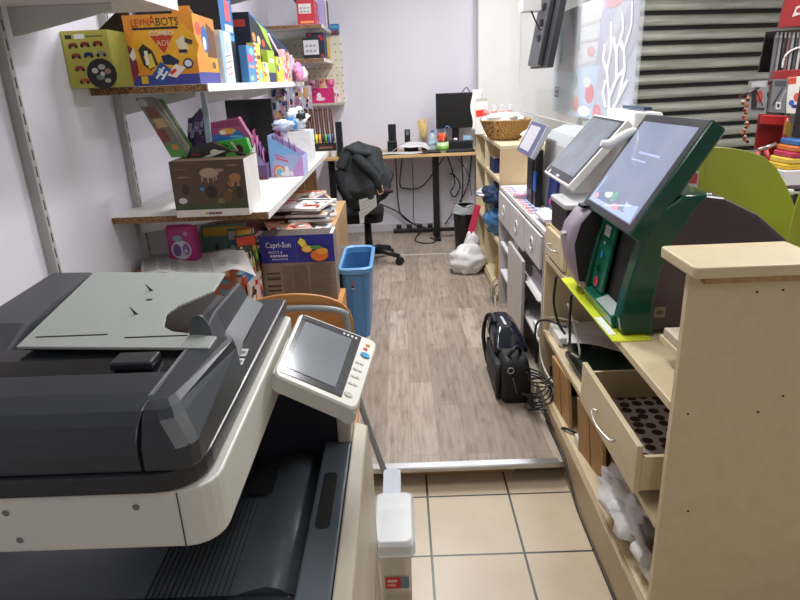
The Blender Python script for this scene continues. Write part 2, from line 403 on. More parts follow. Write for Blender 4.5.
# ================================================================== LEFT WALL SHELVING
def upright(y, z0, z1, label):
    t = thing('wall_rail', label, 'shelf rail', (WX+.015, y, z0), 'slotted rails on the left wall')
    b = MB(); b.box(WX, WX+.03, y-.0125, y+.0125, z0, z1, 'b4b2b0'); b.build('rail', 'plastic', t, .002)
    z = z0+.03
    while z < z1-.05:
        b = MB(); b.box(WX+.0302, WX+.0306, y-.003, y+.003, z, z+.03, '3a3838'); b.build('slot', 'matte', t); z += .05
upright(1.87, .86, 2.3, 'bare slotted wall rail at far left behind the copier')
upright(2.56, .4, 2.2, 'slotted wall rail holding the near ends of the toy shelves')
def shelf(name, label, x1, y0, y1, zt, th=.026, lip=True, group='left wall shelves'):
    t = thing(name, label, 'shelf', ((WX+x1)/2, (y0+y1)/2, zt-th), group)
    b = MB(); b.box(WX, x1, y0+.002, y1, zt-th, zt, 'dedbd7'); b.build('shelf_board', 'wood', t, .0015)
    b = MB(); b.box(WX+.002, x1-.002, y0, y0+.002, zt-th+.001, zt-.001, '80603f'); b.build('raw_end', 'chip', t)['label'] = 'unfinished chipboard end of the shelf'
    if lip: b = MB(); b.box(x1, x1+.004, y0, y1, zt-th-.002, zt+.001, 'f3f1ed'); b.build('front_lip', 'gloss', t, .001)
    for y in (y0+.18, (y0+y1)/2, y1-.25):
        b = MB(); b.prism([(WX+.031, zt-th-.001), (WX+.031, zt-th-.075), (WX+.05, zt-th-.075), (x1-.10, zt-th-.02), (x1-.10, zt-th-.001)], 'y', y-.0035, y+.0035, 'cfccc8'); b.build('bracket', 'plastic', t, .001)
    return t
S1 = 1.485; S2 = 1.017
shelf('wall_shelf', 'narrow upper shelf carrying the orange robot box and toys', -.69, 2.37, 4.8, S1)
shelf('wall_shelf', 'wide white counter-height shelf under the brown toy display box', -.515, 2.34, 4.62, S2)
shelf('wall_shelf', 'highest white shelf in the top left corner, nearest the camera', -.69, .7, 2.16, 1.735, .03)
shelf('wall_shelf', 'high white shelf above the green and black boxes', -.69, 2.9, 4.55, 2.05)
shelf('wall_shelf', 'small far shelf carrying the red box', -.57, 5.2, 5.90, 1.90, group='far corner shelves')
shelf('wall_shelf', 'small far shelf with the black framed pack', -.57, 5.2, 5.90, 1.655, group='far corner shelves')
# low units under the shelves
t = thing('low_cabinet', 'orange wood cabinet piled with magazines beside the blue bin', 'cabinet', (-.735, 3.45, .08))
b = MB(); b.box(-1.1, -.37, 2.86, 4.02, .72, .745, 'c99558'); b.build('top_board', 'pine', t, .002)
for x in (-1.1, -.40): b = MB(); b.box(x, x+.03, 2.86, 4.02, .08, .72, 'c99558'); b.build('side_panel', 'pine', t, .002)
b = MB(); b.box(-1.07, -.40, 3.99, 4.02, .08, .72, 'c99558'); b.build('back_panel', 'pine', t)
b = MB(); b.box(-1.07, -.40, 2.88, 3.99, .4, .42, 'c99558'); b.build('inner_shelf', 'pine', t)
t = thing('tall_panel_unit', 'upright pine boards supporting the far end of the white shelf', 'support', (-.8, 4.5, .08))
for x, y in ((-.60, 4.40), (-.64, 4.1)):
    b = MB(); b.box(x-.42, x, y+.0, y+.022, (.08), S2-.031, 'b98548'); b.build('upright_board', 'pine', t, .002)
t = thing('low_shelf', 'low pine shelf behind the copier with comics and a drink carton', 'shelf', (-.70, 2.62, .08))
b = MB(); b.box(-1.1, -.29, 2.4, 2.84, .515, .535, 'c99558'); b.build('shelf_board', 'beech', t, .002)
for x in (-1.1, -.32): b = MB(); b.box(x, x+.03, 2.4, 2.84, .08, .515, 'c99558'); b.build('side_panel', 'beech', t, .002)
# ------------------------------------------------------------------ pegboard panel
t = thing('pegboard_panel', 'cream perforated panel on the far wall behind the small shelves', 'pegboard', (-.8, 5.93, 1.28))
b = MB(); b.box(WX+.01, -.495, 5.91, 5.949, 1.285, 1.87, 'e6dfc8'); b.build('board', 'wood', t, .002)
b = MB()
for i in range(9):
    for k in range(8): b.box(-.9+i*.05, -.888+i*.05, 5.908, 5.9099, 1.33+k*.065, 1.338+k*.065, '5d5648')
b.build('hole_grid', 'matte', t)
b = MB(); b.box(WX+.01, -.49, 5.66, 5.91, 1.285, 1.305, 'bdb7a6'); b.build('bottom_ledge', 'plastic', t, .002)
# ================================================================== COPIER
BE = 'd6d4cb'; DK = '24282c'; DK2 = '33383d'
t = thing('photocopier', 'large black and cream office photocopier in the near left corner', 'photocopier', (-.5, .95, 0))
X0 = -.76; XB = -.88
b = MB(); b.loft([rr(X0, -.25, .65, 1.26, .03, z=z, rs=(.01, .045, .02, .01)) for z in (.912, .998)], BE); b.loft([rr(X0+.01, -.258, .658, 1.25, .03, z=z, rs=(.01, .04, .02, .01)) for z in (.905, .912)], BE)
sc = b.build('scanner_body', 'plastic', t, .004)
b = MB(); b.box(-.297, -.2955, .6488, .6502, .912, .996, '4a463f'); b.build('panel_seam', 'matte', sc)
for px, py in ((6, 513), (136, 507), (20, 540)):
    p = at(px, py, y=.65); b = MB(); b.cyl((p.x, .6495, p.z), (p.x, .649, p.z), .0045, '77736a', n=14); b.build('screw_cap', 'matte', sc)
b = MB(); b.loft([rr(X0, -.262, .642, 1.285, .05, z=z, rs=(.01, .06, .012, .01)) for z in (1.0, 1.028)], DK); b.build('scanner_lid', 'copier', t, .004)
# document feeder
prof = [(.648, 1.029), (.645, 1.055), (.650, 1.072), (.661, 1.086), (.680, 1.096), (.72, 1.1015), (.776, 1.1035), (.777, 1.029)]
b = MB(); b.prism(prof, 'x', X0, -.3325, DK2); fc = b.build('feeder_cover', 'copier', t, .0015)
prof = [(.7775, 1.03), (.7775, 1.092), (.84, 1.098), (.888, 1.098), (.888, 1.03)]
b = MB(); b.prism(prof, 'x', X0, -.3325, '1c1f22'); b.build('feeder_recess', 'gloss', t, .002)
p, r_ = at(120, 352, z=1.11), at(151, 362, z=1.11)
b = MB(); b.box(p.x, r_.x, r_.y, p.y, 1.0975, 1.110, '2a2e32'); b.build('release_lever', 'copier', t, .003)
ring = lambda x0, x1, y0, y1, r, z: rr(x0, x1, y0, y1, r, z=z, rs=(.003, r, r, .003))
cp = lambda x1, y0, x1f, y1, r, z: [(x, y, z+(.004 if y > .8 and z > 1.09 else 0)) for x, y, _ in [(-.330, y0, 0), (x1-r*1.2, y0, 0), (x1-r*.35, y0+r*.35, 0), (x1, y0+r*1.2, 0), (x1f, y1-r, 0), (x1f-r*.3, y1-r*.3, 0), (x1f-r, y1, 0), (-.330, y1, 0)]]
b = MB(); b.loft([cp(-.264, .646, -.264, .905, .018, 1.029), cp(-.2645, .648, -.2645, .904, .018, 1.060), cp(-.283, .664, -.266, .902, .02, 1.090), cp(-.290, .674, -.269, .898, .018, 1.100), cp(-.300, .690, -.276, .890, .016, 1.1045)], DK2)
b.build('feeder_end_cap', 'copier', t, .004, seg=3)
b = MB(); b.loft([[(-.326, y, 1.104), (-.3315, y, 1.0985), (-.3315, y, 1.1065), (-.326, y, 1.1085)][::-1] for y in (.70, .868)], '8a9094'); b.build('cap_trim', 'gloss', t)
q = quadmap(at(26, 342, z=1.0987), at(172, 340, z=1.0987), at(172, 346, z=1.0987), at(24, 349, z=1.0987))
b = MB(); b.art(q, [('r', 0, 0, 1, 1, '6f7274')]+[('p', [(.05+i*.1, .1), (.1+i*.1, .1), (.13+i*.1, .9), (.08+i*.1, .9)], 'e8e8e6') for i in range(9)]); b.build('striped_label', 'card', t)
# tray
ZT = lambda y: 1.112+(y-.88)*.06
pl = [at(*p, z=1.122) for p in ((14, 340), (160, 340), (208, 340), (216, 330), (172, 326), (163, 322), (166, 311), (178, 304), (214, 291), (226, 276), (95, 276))]
for p in pl: p.z = ZT(p.y)
b = MB(); b.slab(pl, .005, 'a4a9a5'); tr = b.build('original_tray', 'ribbed', t, .0015)
for a, c in (((35, 336.5), (104, 336.5)), ((124, 336.5), (186, 335.5))):
    p, r_ = at(*a, z=1.115), at(*c, z=1.115); b = MB(); b.box(p.x, r_.x, p.y, p.y+.003, ZT(p.y)-.001, ZT(p.y)+.001, '1d1f20'); b.build('guide_slot', 'matte', tr)
for px, py in ((135, 312), (151, 292)):
    p = at(px, py, z=1.122); z0 = ZT(p.y); b = MB()
    b.prism([(p.x-.002, z0), (p.x+.004, z0), (p.x-.008, z0+.014)], 'y', p.y, p.y+.002, '16181a'); b.build('paper_pin', 'matte', tr)
p = at(149, 300, z=1.122); z0 = ZT(p.y); b = MB(); b.box(p.x-.006, p.x+.004, p.y, p.y+.007, z0, z0+.001, '16181a'); b.build('tray_hole', 'matte', tr)
# hump under the tray with the sloping flank down to the lid
b = MB(); b.prism([(X0, 1.029), (-.360, 1.029), (-.360, 1.045), (-.40, 1.055), (X0, 1.075)], 'y', .889, 1.25, '202427'); b.build('tray_base', 'copier', t, .002)
b = MB(); b.loft([[(-.359, y, 1.029), (x1+.045, y, 1.029), (x1+.012, y, 1.05), (x1, y, zt), (-.359, y, zt)] for y, x1, zt in ((.907, -.325, 1.098), (1.05, -.345, 1.090), (1.25, -.349, 1.080))], '3c4146'); b.build('tray_flank', 'copier', t, .003)
b = MB(); b.loft([[(-.735, y, 1.03), (x1, y, 1.03), (x1, y, z1), (x0, y, z0)] for y, x0, x1, z0, z1 in ((.869, -.70, -.615, 1.10, 1.095), (.95, -.72, -.625, 1.120, 1.118), (1.21, -.722, -.637, 1.128, 1.126), (1.235, -.72, -.64, 1.118, 1.116))], '4b4d52'); b.build('paper_side_guide', 'copier', t, .006)
# half-moon paper stop
p = at(199, 338, z=1.11)
b = MB(); ang = [math.pi*i/14 for i in range(15)]
b.prism([(p.x+.017*math.cos(a), 1.108+.036*math.sin(a)) for a in ang], 'y', p.y+.008, p.y+.012, '5c6164'); b.build('paper_stop', 'milky', t)
# white instruction sticker beside the feeder cap
q = quadmap(at(240, 349, z=1.0286), at(249, 349, z=1.0286), at(238, 376, z=1.0286), at(229, 376, z=1.0286))
b = MB(); b.art(q, [('r', 0, .7, 1, 1, 'c9ccce'), ('r', 0, .38, 1, .62, 'd5d8da'), ('r', 0, .0, 1, .3, 'c9ccce'), ('r', .2, .45, .8, .55, '70757a'), ('r', .2, .1, .8, .2, '70757a'), ('r', .2, .8, .8, .9, '70757a')]); b.build('sticker', 'card', t)
# lower body, exit tray, cavity
b = MB(); b.box(XB, -.131, .60, 1.25, .0, .685, BE); lb = b.build('main_body', 'plastic', t, .006)
b = MB(); b.prism([(XB, .687), (XB, .70), (-.345, .700), (-.30, .703), (-.265, .716), (-.240, .722), (-.218, .716), (-.198, .700), (-.190, .690), (-.190, .687)], 'y', .775, 1.15, '555d64', smooth=True); b.build('output_tray', 'copier', t)
b = MB()
for i in range(15):
    x = -.305-i*.0095; b.box(x-.0012, x+.0012, .78, 1.02, .700, .7030, '30353a')
b.build('tray_ribs', 'copier', t, .0008)
b = MB(); b.box(-.1885, -.1315, .66, 1.17, .687, .735, '56606a'); rm = b.build('tray_rim', 'copier', t, .004)
b = MB(); b.loft([rr(-.177, -.150, .89, 1.055, .01, z=z) for z in (.7352, .7356)], '101214'); b.build('finger_slot', 'matte', rm)
b = MB(); b.loft([rr(-.335, -.262, 1.03, 1.12, .015, z=z) for z in (.7045, .7105)], '15181a'); b.build('tray_pocket', 'matte', t)
b = MB(); b.box(XB, -.19, .60, .772, .687, .716, '1d2124'); b.build('tray_front_edge', 'copier', t, .012)
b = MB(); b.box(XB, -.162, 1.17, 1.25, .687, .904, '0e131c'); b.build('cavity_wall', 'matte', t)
b = MB(); b.loft([[(-.160, y, .687), (-.131, y, .687), (-.131, y, .75), (-.118, y, .91), (-.160, y, .91)] for y in (1.165, 1.25)], 'bcb3a3'); b.build('corner_pillar', 'plastic', t, .004)
b = MB(); b.prism([(-.130, .08), (-.094, .09), (-.094, .60), (-.100, .725), (-.1302, .735)], 'y', .60, 1.25, 'bdb3a1'); fd = b.build('front_door', 'plastic', t, .004)
b = MB(); b.box(-.0937, -.0932, .60, 1.25, .40, .402, '3f3b36'); b.box(-.1126, -.111, .60, 1.252, .20, .7, '3f3b36'); b.build('door_seam', 'matte', fd)
# touch panel
def onpanel(px, py):
    z = .97
    for _ in range(20): p = at(px, py, z=z); z = 1.0-(p.x+.232)*.33
    return at(px, py, z=z)
FL, FR, NR, NL = (onpanel(*p) for p in ((300, 312), (378, 342), (357, 410), (273, 374)))
q = quadmap(FL, FR, NR, NL)     # s from left to right in the photo, t from near to far
dn = lambda p, d: (p[0], p[1], p[2]-d)
qq = lambda s, t_, o=0: q(s, t_, o)
def rring(o, inset=0):
    out = []
    for x, y, _ in rr(inset, 1-inset, inset, 1-inset, .08): out.append(tuple(q(x, y, o)))
    return out
b = MB(); b.loft([rring(-.036, .05), rring(-.03, .0), rring(-.004, 0), rring(0, .012)], 'd6d3c8'); pn = b.build('touch_panel', 'plastic', t, .001)
sq = lambda px, py: None
b = MB(); 
Q_ = lambda a, b_, c, d: [tuple(q(*p, .0012)) for p in ((a, b_), (c, b_), (c, d), (a, d))]
b.loft([[tuple(q(x, y, o)) for x, y in ((.05, .06), (.80, .06), (.80, .965), (.05, .965))] for o in (.0002, .0014)], '34373b'); gl = b.build('glass_bezel', 'gloss', pn)
b = MB(); b.loft([[tuple(q(x, y, o)) for x, y in ((.11, .13), (.70, .13), (.70, .86), (.11, .86))] for o in (.0018, .0026)], '8a8f93'); b.build('display', 'panel_screen', gl)
b = MB(); b.slab([q(.07, .885, .0022), q(.30, .885, .0022), q(.30, .935, .0022), q(.07, .935, .0022)], .0004, '1c1d20')
b.build('status_window', 'gloss', gl)
for i in range(4):
    b = MB(); b.slab([q(.58+i*.05, .895, .0022), q(.605+i*.05, .895, .0022), q(.605+i*.05, .925, .0022), q(.58+i*.05, .925, .0022)], .0004, 'e8e8e8'); b.build('indicator_mark', 'gloss', gl)
def disc(s_, t_, r, h, col, nm):
    b = MB(); u = (q(1, 0)-q(0, 0)).normalized(); v = (q(0, 1)-q(0, 0)).normalized(); c = q(s_, t_, 0)
    n = u.cross(v).normalized()
    b.loft([[tuple(c+n*o+u*r*math.cos(a*.5236)+v*r*math.sin(a*.5236)) for a in range(12)] for o in (.0002, h)], col); return b.build(nm, 'gloss', pn)
disc(.905, .70, .0105, .003, '3aa0cf', 'blue_start_button')['label'] = 'round blue start button'
disc(.885, .80, .005, .002, 'e0504a', 'stop_button'); disc(.90, .87, .005, .002, 'd8a33a', 'power_button')
for i, tt in enumerate((.56, .46, .36, .26)):
    for ss in (.845, .90): disc(ss, tt, .0042, .0015, 'c4c1b6', 'key')
disc(.86, .12, .008, .002, 'c0bdb2', 'key')
b = MB(); b.cyl(tuple(q(.93, .0, -.02)), tuple(q(.93, .16, -.02)), .013, 'cfccc1', n=18); b.cyl(tuple(q(.90, .3, -.04)), (-.13, 1.12, .86), .014, 'bdb7a8', n=14); b.build('panel_hinge', 'plastic', pn)
b = MB(); b.loft([[(-.262, y, .93), (-.19, y, .915), (-.19, y, .955), (-.262, y, .975)] for y in (1.03, 1.2)], 'cfccc1'); b.build('panel_arm', 'plastic', t, .004)
# ------------------------------------------------------------------ wooden chair behind the copier
t = thing('wooden_chair', 'bentwood chair with grey tubular frame tucked behind the copier', 'chair', (-.33, 1.78, 0))
y0 = 1.99
arch = []
for i in range(21):
    a = math.pi*i/20; x = -.39+.205*math.cos(a); arch.append((x, .62+.18*max(0, math.sin(a))**.45))
b = MB(); pl2 = [(-.185, .60)]+arch+[(-.595, .60)]
b.prism(pl2, 'y', y0, y0+.012, 'b5783c'); b.build('backrest', 'beech', t, .003)
tb = [(-.60, 1.86, .0), (-.58, y0-.03, .45), (-.56, y0-.018, .70)]+[(-.38+.175*math.cos(math.pi-math.pi*i/10), y0-.018, .70+.055*math.sin(math.pi*i/10)**.5) for i in range(1, 10)]+[(-.205, y0-.018, .70), (-.19, y0-.03, .45), (-.082, 1.955, .012)]
b = MB(); b.tube(spline(tb, 5), .011, '8f9597', 10); b.build('back_frame', 'plastic', t)
b = MB(); b.loft([rr(-.59, -.17, 1.62, 1.95, .05, z=z) for z in (.44, .456)], 'b5783c'); b.build('seat', 'beech', t, .003)
for x in (-.57, -.19): b = MB(); b.cyl((x, 1.68, .44), (x-.01 if x < -.3 else x+.03, 1.60, 0), .011, '8f9597', n=10); b.build('leg', 'plastic', t)
# ------------------------------------------------------------------ plastic storage box
t = thing('storage_box', 'milky plastic storage box with white lid beside the copier', 'box', (-.045, 1.38, 0))
b = MB(); b.loft([rr(-.10+i, -.012-i, 1.305+i, 1.49-i, .015, z=z) for z, i in ((0, .006), (.30, 0))], 'd8cfc0'); bx = b.build('container', 'milky', t)
b = MB(); b.loft([rr(-.112, -.001, 1.295, 1.515, .02, z=z) for z in (.30, .335)]+[rr(-.106, -.009, 1.303, 1.507, .02, z=.345)], 'e9ecee'); b.build('lid', 'milky', t, .003)
q = quadmap((-.085, 1.3035, .23), (-.022, 1.3035, .23), (-.022, 1.305, .19), (-.085, 1.305, .19)); b = MB(); b.art(q, [('r', 0, 0, 1, 1, 'c9382e'), ('r', .1, .55, .5, .75, 'f0d0c8'), ('r', .1, .2, .45, .4, 'e8a090'), ('r', .65, 0, 1, 1, '6d8596')]); b.build('label_sticker', 'card', bx)
b = MB(); b.loft([rr(-.095, -.04, 1.56, 1.72, .02, z=z) for z in (0, .28)], 'dfe6f2'); tag(b.build('plastic_tub', 'milky'), 'small white plastic tub behind the lidded storage box', 'tub')
# ================================================================== RIGHT COUNTER (cream unit)
CR = 'dccba8'
t = thing('cream_counter', 'cream counter unit with open shelves at right under the green terminal', 'counter', (.85, 1.9, 0))
b = MB(); b.prism([(.60, 0), (.60, 1.061), (.835, 1.061), (.90, .98), (1.45, .55), (1.45, 0)], 'y', 1.25, 1.268, CR); ep = b.build('end_panel', 'speckle', t, .001)
b = MB()
for px, py in ((757, 292), (688, 414), (758, 412), (783, 396), (688, 511), (783, 290)):
    p = at(px, py, y=1.25); b.cyl((p.x, 1.2498, p.z), (p.x, 1.2492, p.z), .0030, '3a2a1c', n=10)
b.build('screw_hole', 'matte', ep)
b = MB(); b.loft([rr(.588, .875, 1.205, 1.385, .004, z=z, rs=(.012, .004, .004, .012)) for z in (1.062, 1.087)], CR); b.build('counter_slab', 'speckle', t, .006)
b = MB(); b.box(.625, .845, 1.232, 1.2495, 1.042, 1.0615, '9b6b48'); b.build('batten', 'pine', t)
b = MB(); b.box(.60, 1.12, 1.27, 2.545, .722, .745, CR); b.build('terminal_shelf', 'speckle', t, .002)
b = MB(); b.box(.60, .98, 1.27, 2.545, .385, .405, CR); b.build('middle_shelf', 'speckle', t, .002)
b = MB(); b.box(.60, 1.10, 1.27, 2.545, .13, .15, CR); b.build('bottom_deck', 'speckle', t, .002)
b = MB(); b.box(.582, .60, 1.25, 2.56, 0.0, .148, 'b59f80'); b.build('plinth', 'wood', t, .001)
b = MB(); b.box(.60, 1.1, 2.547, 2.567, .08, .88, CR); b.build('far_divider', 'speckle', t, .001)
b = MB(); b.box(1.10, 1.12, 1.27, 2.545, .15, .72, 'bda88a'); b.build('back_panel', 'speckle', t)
b = MB(); b.box(.66, .9, 1.27, 1.50, .80, .815, CR); b.build('small_ledge', 'speckle', t, .001)
# upper drawer block at the far end
b = MB(); b.box(.612, 1.1, 2.24, 2.545, .747, .88, CR); b.build('drawer_block', 'speckle', t, .001)
b = MB(); b.box(.597, .611, 2.255, 2.535, .758, .872, 'd9c8ac'); dr = b.build('drawer', 'speckle', t, .002)
def bow(P0, P1, out, r=.004): 
    P0, P1, out = Vector(P0), Vector(P1), Vector(out); return spline([P0, P0+out*.7, (P0+P1)/2+out*1.15, P1+out*.7, P1], 5)
b = MB(); b.tube(bow((.597, 2.46, .815), (.597, 2.34, .815), (-.022, 0, 0)), .004, 'd8d8d6'); b.build('handle', 'metal', dr)
# open lower drawer
dr = MB().box(.567, .583, 1.345, 1.84, .435, .578, CR).build('open_drawer', 'speckle', t, .002)
dr['label'] = 'pulled-out cream drawer with a bow handle'
b = MB(); b.box(.583, .95, 1.345, 1.357, .445, .545, CR); b.box(.583, .95, 1.828, 1.84, .445, .545, CR); b.box(.94, .952, 1.357, 1.828, .445, .545, CR); b.build('drawer_sides', 'speckle', dr)
b = MB(); b.box(.583, .94, 1.357, 1.828, .445, .4475, 'c9bfc4'); b.build('drawer_base', 'dots', dr)['label'] = 'drawer floor with dark round spots'
b = MB(); b.tube(bow((.567, 1.66, .50), (.567, 1.50, .50), (-.025, 0, 0)), .0045, 'dddddb'); b.build('handle', 'metal', dr)
b = MB(); b.blob((.70, 1.43, .468), (.035, .03, .018), 3, .1, col='b5563c'); tag(b.build('coin_pouch', 'cloth'), 'small reddish pouch lying in the pulled-out drawer', 'pouch')
# ------------------------------------------------------------------ grey drawer cabinet
GR = 'cbc6c6'
t = thing('grey_cabinet', 'pale grey drawer cabinet with round cut-out handles along the aisle', 'cabinet', (.82, 3.2, .08))
b = MB(); b.box(.60, 1.05, 2.585, 3.80, .815, .838, 'd8d5d6'); b.build('top_board', 'wood', t, .003)
for y in (2.585, 3.18, 3.785): b = MB(); b.box(.60, 1.05, y, y+.016, .08, .815, GR); b.build('side_panel', 'wood', t)
b = MB(); b.box(1.04, 1.05, 2.6, 3.78, .08, .815, 'a8a4a6'); b.build('back_panel', 'wood', t)
for i, (ya, yb, za, zb) in enumerate(((2.605, 2.97, .66, .81), (2.98, 3.38, .64, .81), (3.39, 3.78, .64, .81))):
    d = MB().box(.588, .60, ya, yb, za, zb, GR).build('drawer', 'wood', t, .002)
    yc = (ya+yb)/2; zc = (za+zb)/2+.0
    b = MB(); ri = []
    for rad, x in ((.034, .5875), (.034, .583), (.024, .583), (.022, .5865)): ri.append([(x, yc+rad*math.sin(k*.3927), zc+rad*math.cos(k*.3927)) for k in range(16)])
    b.loft(ri, 'e6e4e4', cap=False, smooth=False); b.build('ring_handle', 'gloss', d)
    b = MB(); b.loft([[(x, yc+.023*math.sin(k*.3927), zc+.023*math.cos(k*.3927)) for k in range(16)] for x in (.5876, .5868)], '55555c'); b.build('finger_hole', 'matte', d)
for ya, yb, za in ((2.60, 3.18, .50), (2.60, 3.18, .30), (3.2, 3.78, .48), (3.2, 3.78, .30)):
    b = MB(); b.box(.602, 1.04, ya+.002, yb-.002, za, za+.014, 'dcdadb'); b.build('inner_shelf', 'wood', t)
b = MB(); b.box(.580, .596, 2.95, 3.37, .10, .60, 'bfb9b5'); b.build('door', 'wood', t, .002)
b = MB(); b.box(.59, .9, 2.62, 2.92, .505, .51, GR); b.build('pull_tray', 'wood', t)
b = MB(); b.box(.62, .9, 2.63, 2.9, .5145, .60, 'a79fab'); tag(b.build('lilac_box', 'card', bevel=.003), 'mauve box on the inner shelf of the grey cabinet', 'box')
b = MB(); b.box(.61, .85, 2.62, 2.80, .3145, .35, 'eceaea'); tag(b.build('paper_stack', 'paper'), 'white papers on the lower inner shelf of the grey cabinet', 'papers')
# ------------------------------------------------------------------ open cream cabinet farther back
t = thing('open_cabinet', 'cream open cabinet at the far end of the counter under the straw basket', 'cabinet', (.8, 4.4, .08))
b = MB(); b.box(.60, 1.05, 3.82, 5.05, 1.05, 1.075, CR); b.build('top_board', 'speckle', t, .003)
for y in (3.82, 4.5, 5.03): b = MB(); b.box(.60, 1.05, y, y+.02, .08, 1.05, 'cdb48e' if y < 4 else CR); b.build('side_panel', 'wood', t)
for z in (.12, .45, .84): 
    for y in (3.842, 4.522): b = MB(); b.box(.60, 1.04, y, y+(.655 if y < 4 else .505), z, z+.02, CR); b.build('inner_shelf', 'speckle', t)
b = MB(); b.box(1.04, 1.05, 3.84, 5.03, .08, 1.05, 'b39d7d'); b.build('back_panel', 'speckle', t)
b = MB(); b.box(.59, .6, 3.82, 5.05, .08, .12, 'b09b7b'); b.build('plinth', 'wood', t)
# ================================================================== LEFT SHELF GOODS
def ell(s, t, r, c, k=1): return ('e', s, t, r, r*k, c)
# -- upper shelf
mfa = [('r', 0, 0, 1, 1, 'c2bd55'), ('r', .28, .86, .5, .94, 'ffffff'), ('r', .08, .86, .22, .93, '2b2b28'), ('r', .52, .88, .9, .91, '7f7d35')]
for i, (a, c_, col) in enumerate(((.22, .76, '7c2b2a'), (.48, .77, '8a2b22'), (.76, .78, 'a33420'), (.25, .58, '9a3a20'), (.52, .59, '20386a'), (.8, .6, '8b8b88'), (.28, .36, 'b03a22'), (.33, .14, 'c8641e'))):
    mfa += [('e', a, c_, .10, .035, col), ('e', a-.07, c_-.035, .035, .03, '1c1a18'), ('e', a+.07, c_-.035, .035, .03, '1c1a18')]
mfa += [('e', .74, .24, .33, .27, '1d1c1a'), ('e', .6, .3, .07, .05, 'cfcfc8'), ('e', .76, .36, .08, .05, 'b8b8ac'), ('e', .88, .28, .07, .05, 'b08a70'), ('e', .7, .18, .09, .05, '7d8a72'), ('e', .85, .12, .07, .04, 'c8c8bb'), ('e', .76, .24, .05, .04, 'dcdcd0')]
root, qf, qs, qt = carton('toy_box', 'small yellow-green toy motorbike box at the left end of the upper shelf', 'toy box', -1.035, 2.235, S1+.001, .155, .24, .18, 0, 'c2bd55', '8b8a3a', '33281c', mfa, parts='box_body')
b = MB(); b.slab([(-1.117, 2.474, 1.666), (-.953, 2.474, 1.666), (-.955, 2.44, 1.735), (-1.0, 2.43, 1.735)], .002, '4a3c26'); b.build('lid_flap', 'card', root)
o1, y1_, r1, n1 = 'e8962a', 'f0b02e', 'c8402a', '27377e'
rfa = [('r', 0, 0, 1, 1, o1), ('e', .55, .55, .5, .38, y1_), ('r', 0, 0, 1, .15, '3e4796'), ('r', .12, .79, .78, .825, '2b2422'),
       ('p', [(.36, .71), (.70, .71), (.53, .45)], r1), ('p', [(.0, .6), (.1, .52), (.12, .2), (.02, .05), (0, .1)], '8c2f4c'),
       ('p', [(.16, .52), (.24, .6), (.36, .5), (.42, .3), (.3, .22), (.2, .3)], '3a3530'), ('p', [(.22, .42), (.34, .46), (.38, .28), (.28, .24)], 'e8d05a'), ('r', .24, .3, .29, .5, 'f3efe2'),
       ('p', [(.48, .42), (.6, .44), (.74, .34), (.7, .28), (.5, .3)], '27304f'), ('p', [(.72, .62), (.84, .7), (.9, .5), (.78, .42)], 'e9d9b8'), ('r', .75, .45, .87, .5, '3a3430'), ('p', [(.86, .66), (.97, .62), (.95, .56), (.85, .6)], '4a3a36'),
       ('e', .86, .3, .075, .075, '243061'), ('e', .86, .3, .055, .05, 'd9dbe8'), ('p', [(.52, .14), (.68, .3), (.82, .24), (.66, .1)], 'f2e6dc'), ('p', [(.56, .18), (.66, .24), (.68, .2), (.6, .14)], 'd8463a'),
       ('p', [(.30, .14), (.46, .34), (.60, .22), (.42, -.0)], '2d58a0'), ('l', .36, .1, .5, .26, .03, 'e8edf2'), ('l', .42, .24, .47, .19, .03, 'e8edf2'), ('l', .44, .08, .54, .2, .03, 'e8edf2'), ('l', .4, .2, .49, .12, .03, 'e8edf2'), ('r', .14, .03, .24, .14, 'e0bc3a'), ('p', [(.02, .44), (.1, .56), (.12, .4), (.06, .36)], 'f3efe6')]
root, qf, qs, qt = carton('toy_box', 'orange toy robot display box with lettering on the upper shelf', 'toy box', -.838, 2.385, S1+.001, .245, .27, .235, 0, o1, 'd98a3a', 'c98f52', rfa,
    [('r', 0, 0, 1, .17, '4b4f9e'), ('p', [(.0, .17), (1, .17), (1, .42), (.62, .55), (.5, .8), (.28, 1.0), (0, 1)], 'e59a3c'), ('p', [(.5, .4), (.97, .4), (.97, .8), (.6, .92)], '6d4a2e'), ('e', .45, .66, .16, .2, '3f68b2'), ('e', .42, .6, .08, .1, 'f0ece4'), ('e', .2, .8, .14, .1, 'd65a4a'), ('r', .62, .2, .95, .38, 'f0b02e'), ('e', .75, .28, .1, .06, '7a5a4a')], parts='box_body')
text('LEYN', qf, .12, .84, .37, .94, 'a92f24', root); text('A', qf, .38, .84, .47, .99, 'a92f24', root); text('BOTS', qf, .48, .84, .80, .95, '1d1b1c', root)
text('COMBO', qf, .36, .70, .70, .77, 'f6efe6', root, 'lettering'); text('ADE', qf, .44, .56, .64, .64, 'f4c9a0', root)
b = MB(); b.box(-.80, -.735, 2.44, 2.445, S1+.2355, S1+.265, 'e5952c'); b.build('top_flap', 'card', root)
def aisle_pack(name, label, cat, ya, yb, h, col, art, d=.03, x1=-.70, z=S1, zt2=None, group=None, mat='card', side=None, dx=0):
    """goods whose printed face looks into the aisle"""
    b = MB(); z += .001
    b.hexa([(x1-d, ya, z), (x1, ya, z), (x1, yb, z), (x1-d, yb, z)], [(x1-d+dx, ya, z+h), (x1+dx, ya, z+h), (x1+dx, yb, z+(zt2 or h)), (x1-d+dx, yb, z+(zt2 or h))], col)
    b.art(quadmap((x1+dx, ya, z+h), (x1+dx, yb, z+(zt2 or h)), (x1, yb, z), (x1, ya, z)), art)
    b.art(quadmap((x1-d+dx, ya, z+h), (x1+dx, ya, z+h), (x1, ya, z), (x1-d, ya, z)), side or [])
    return tag(b.build(name, mat), label, cat, group)
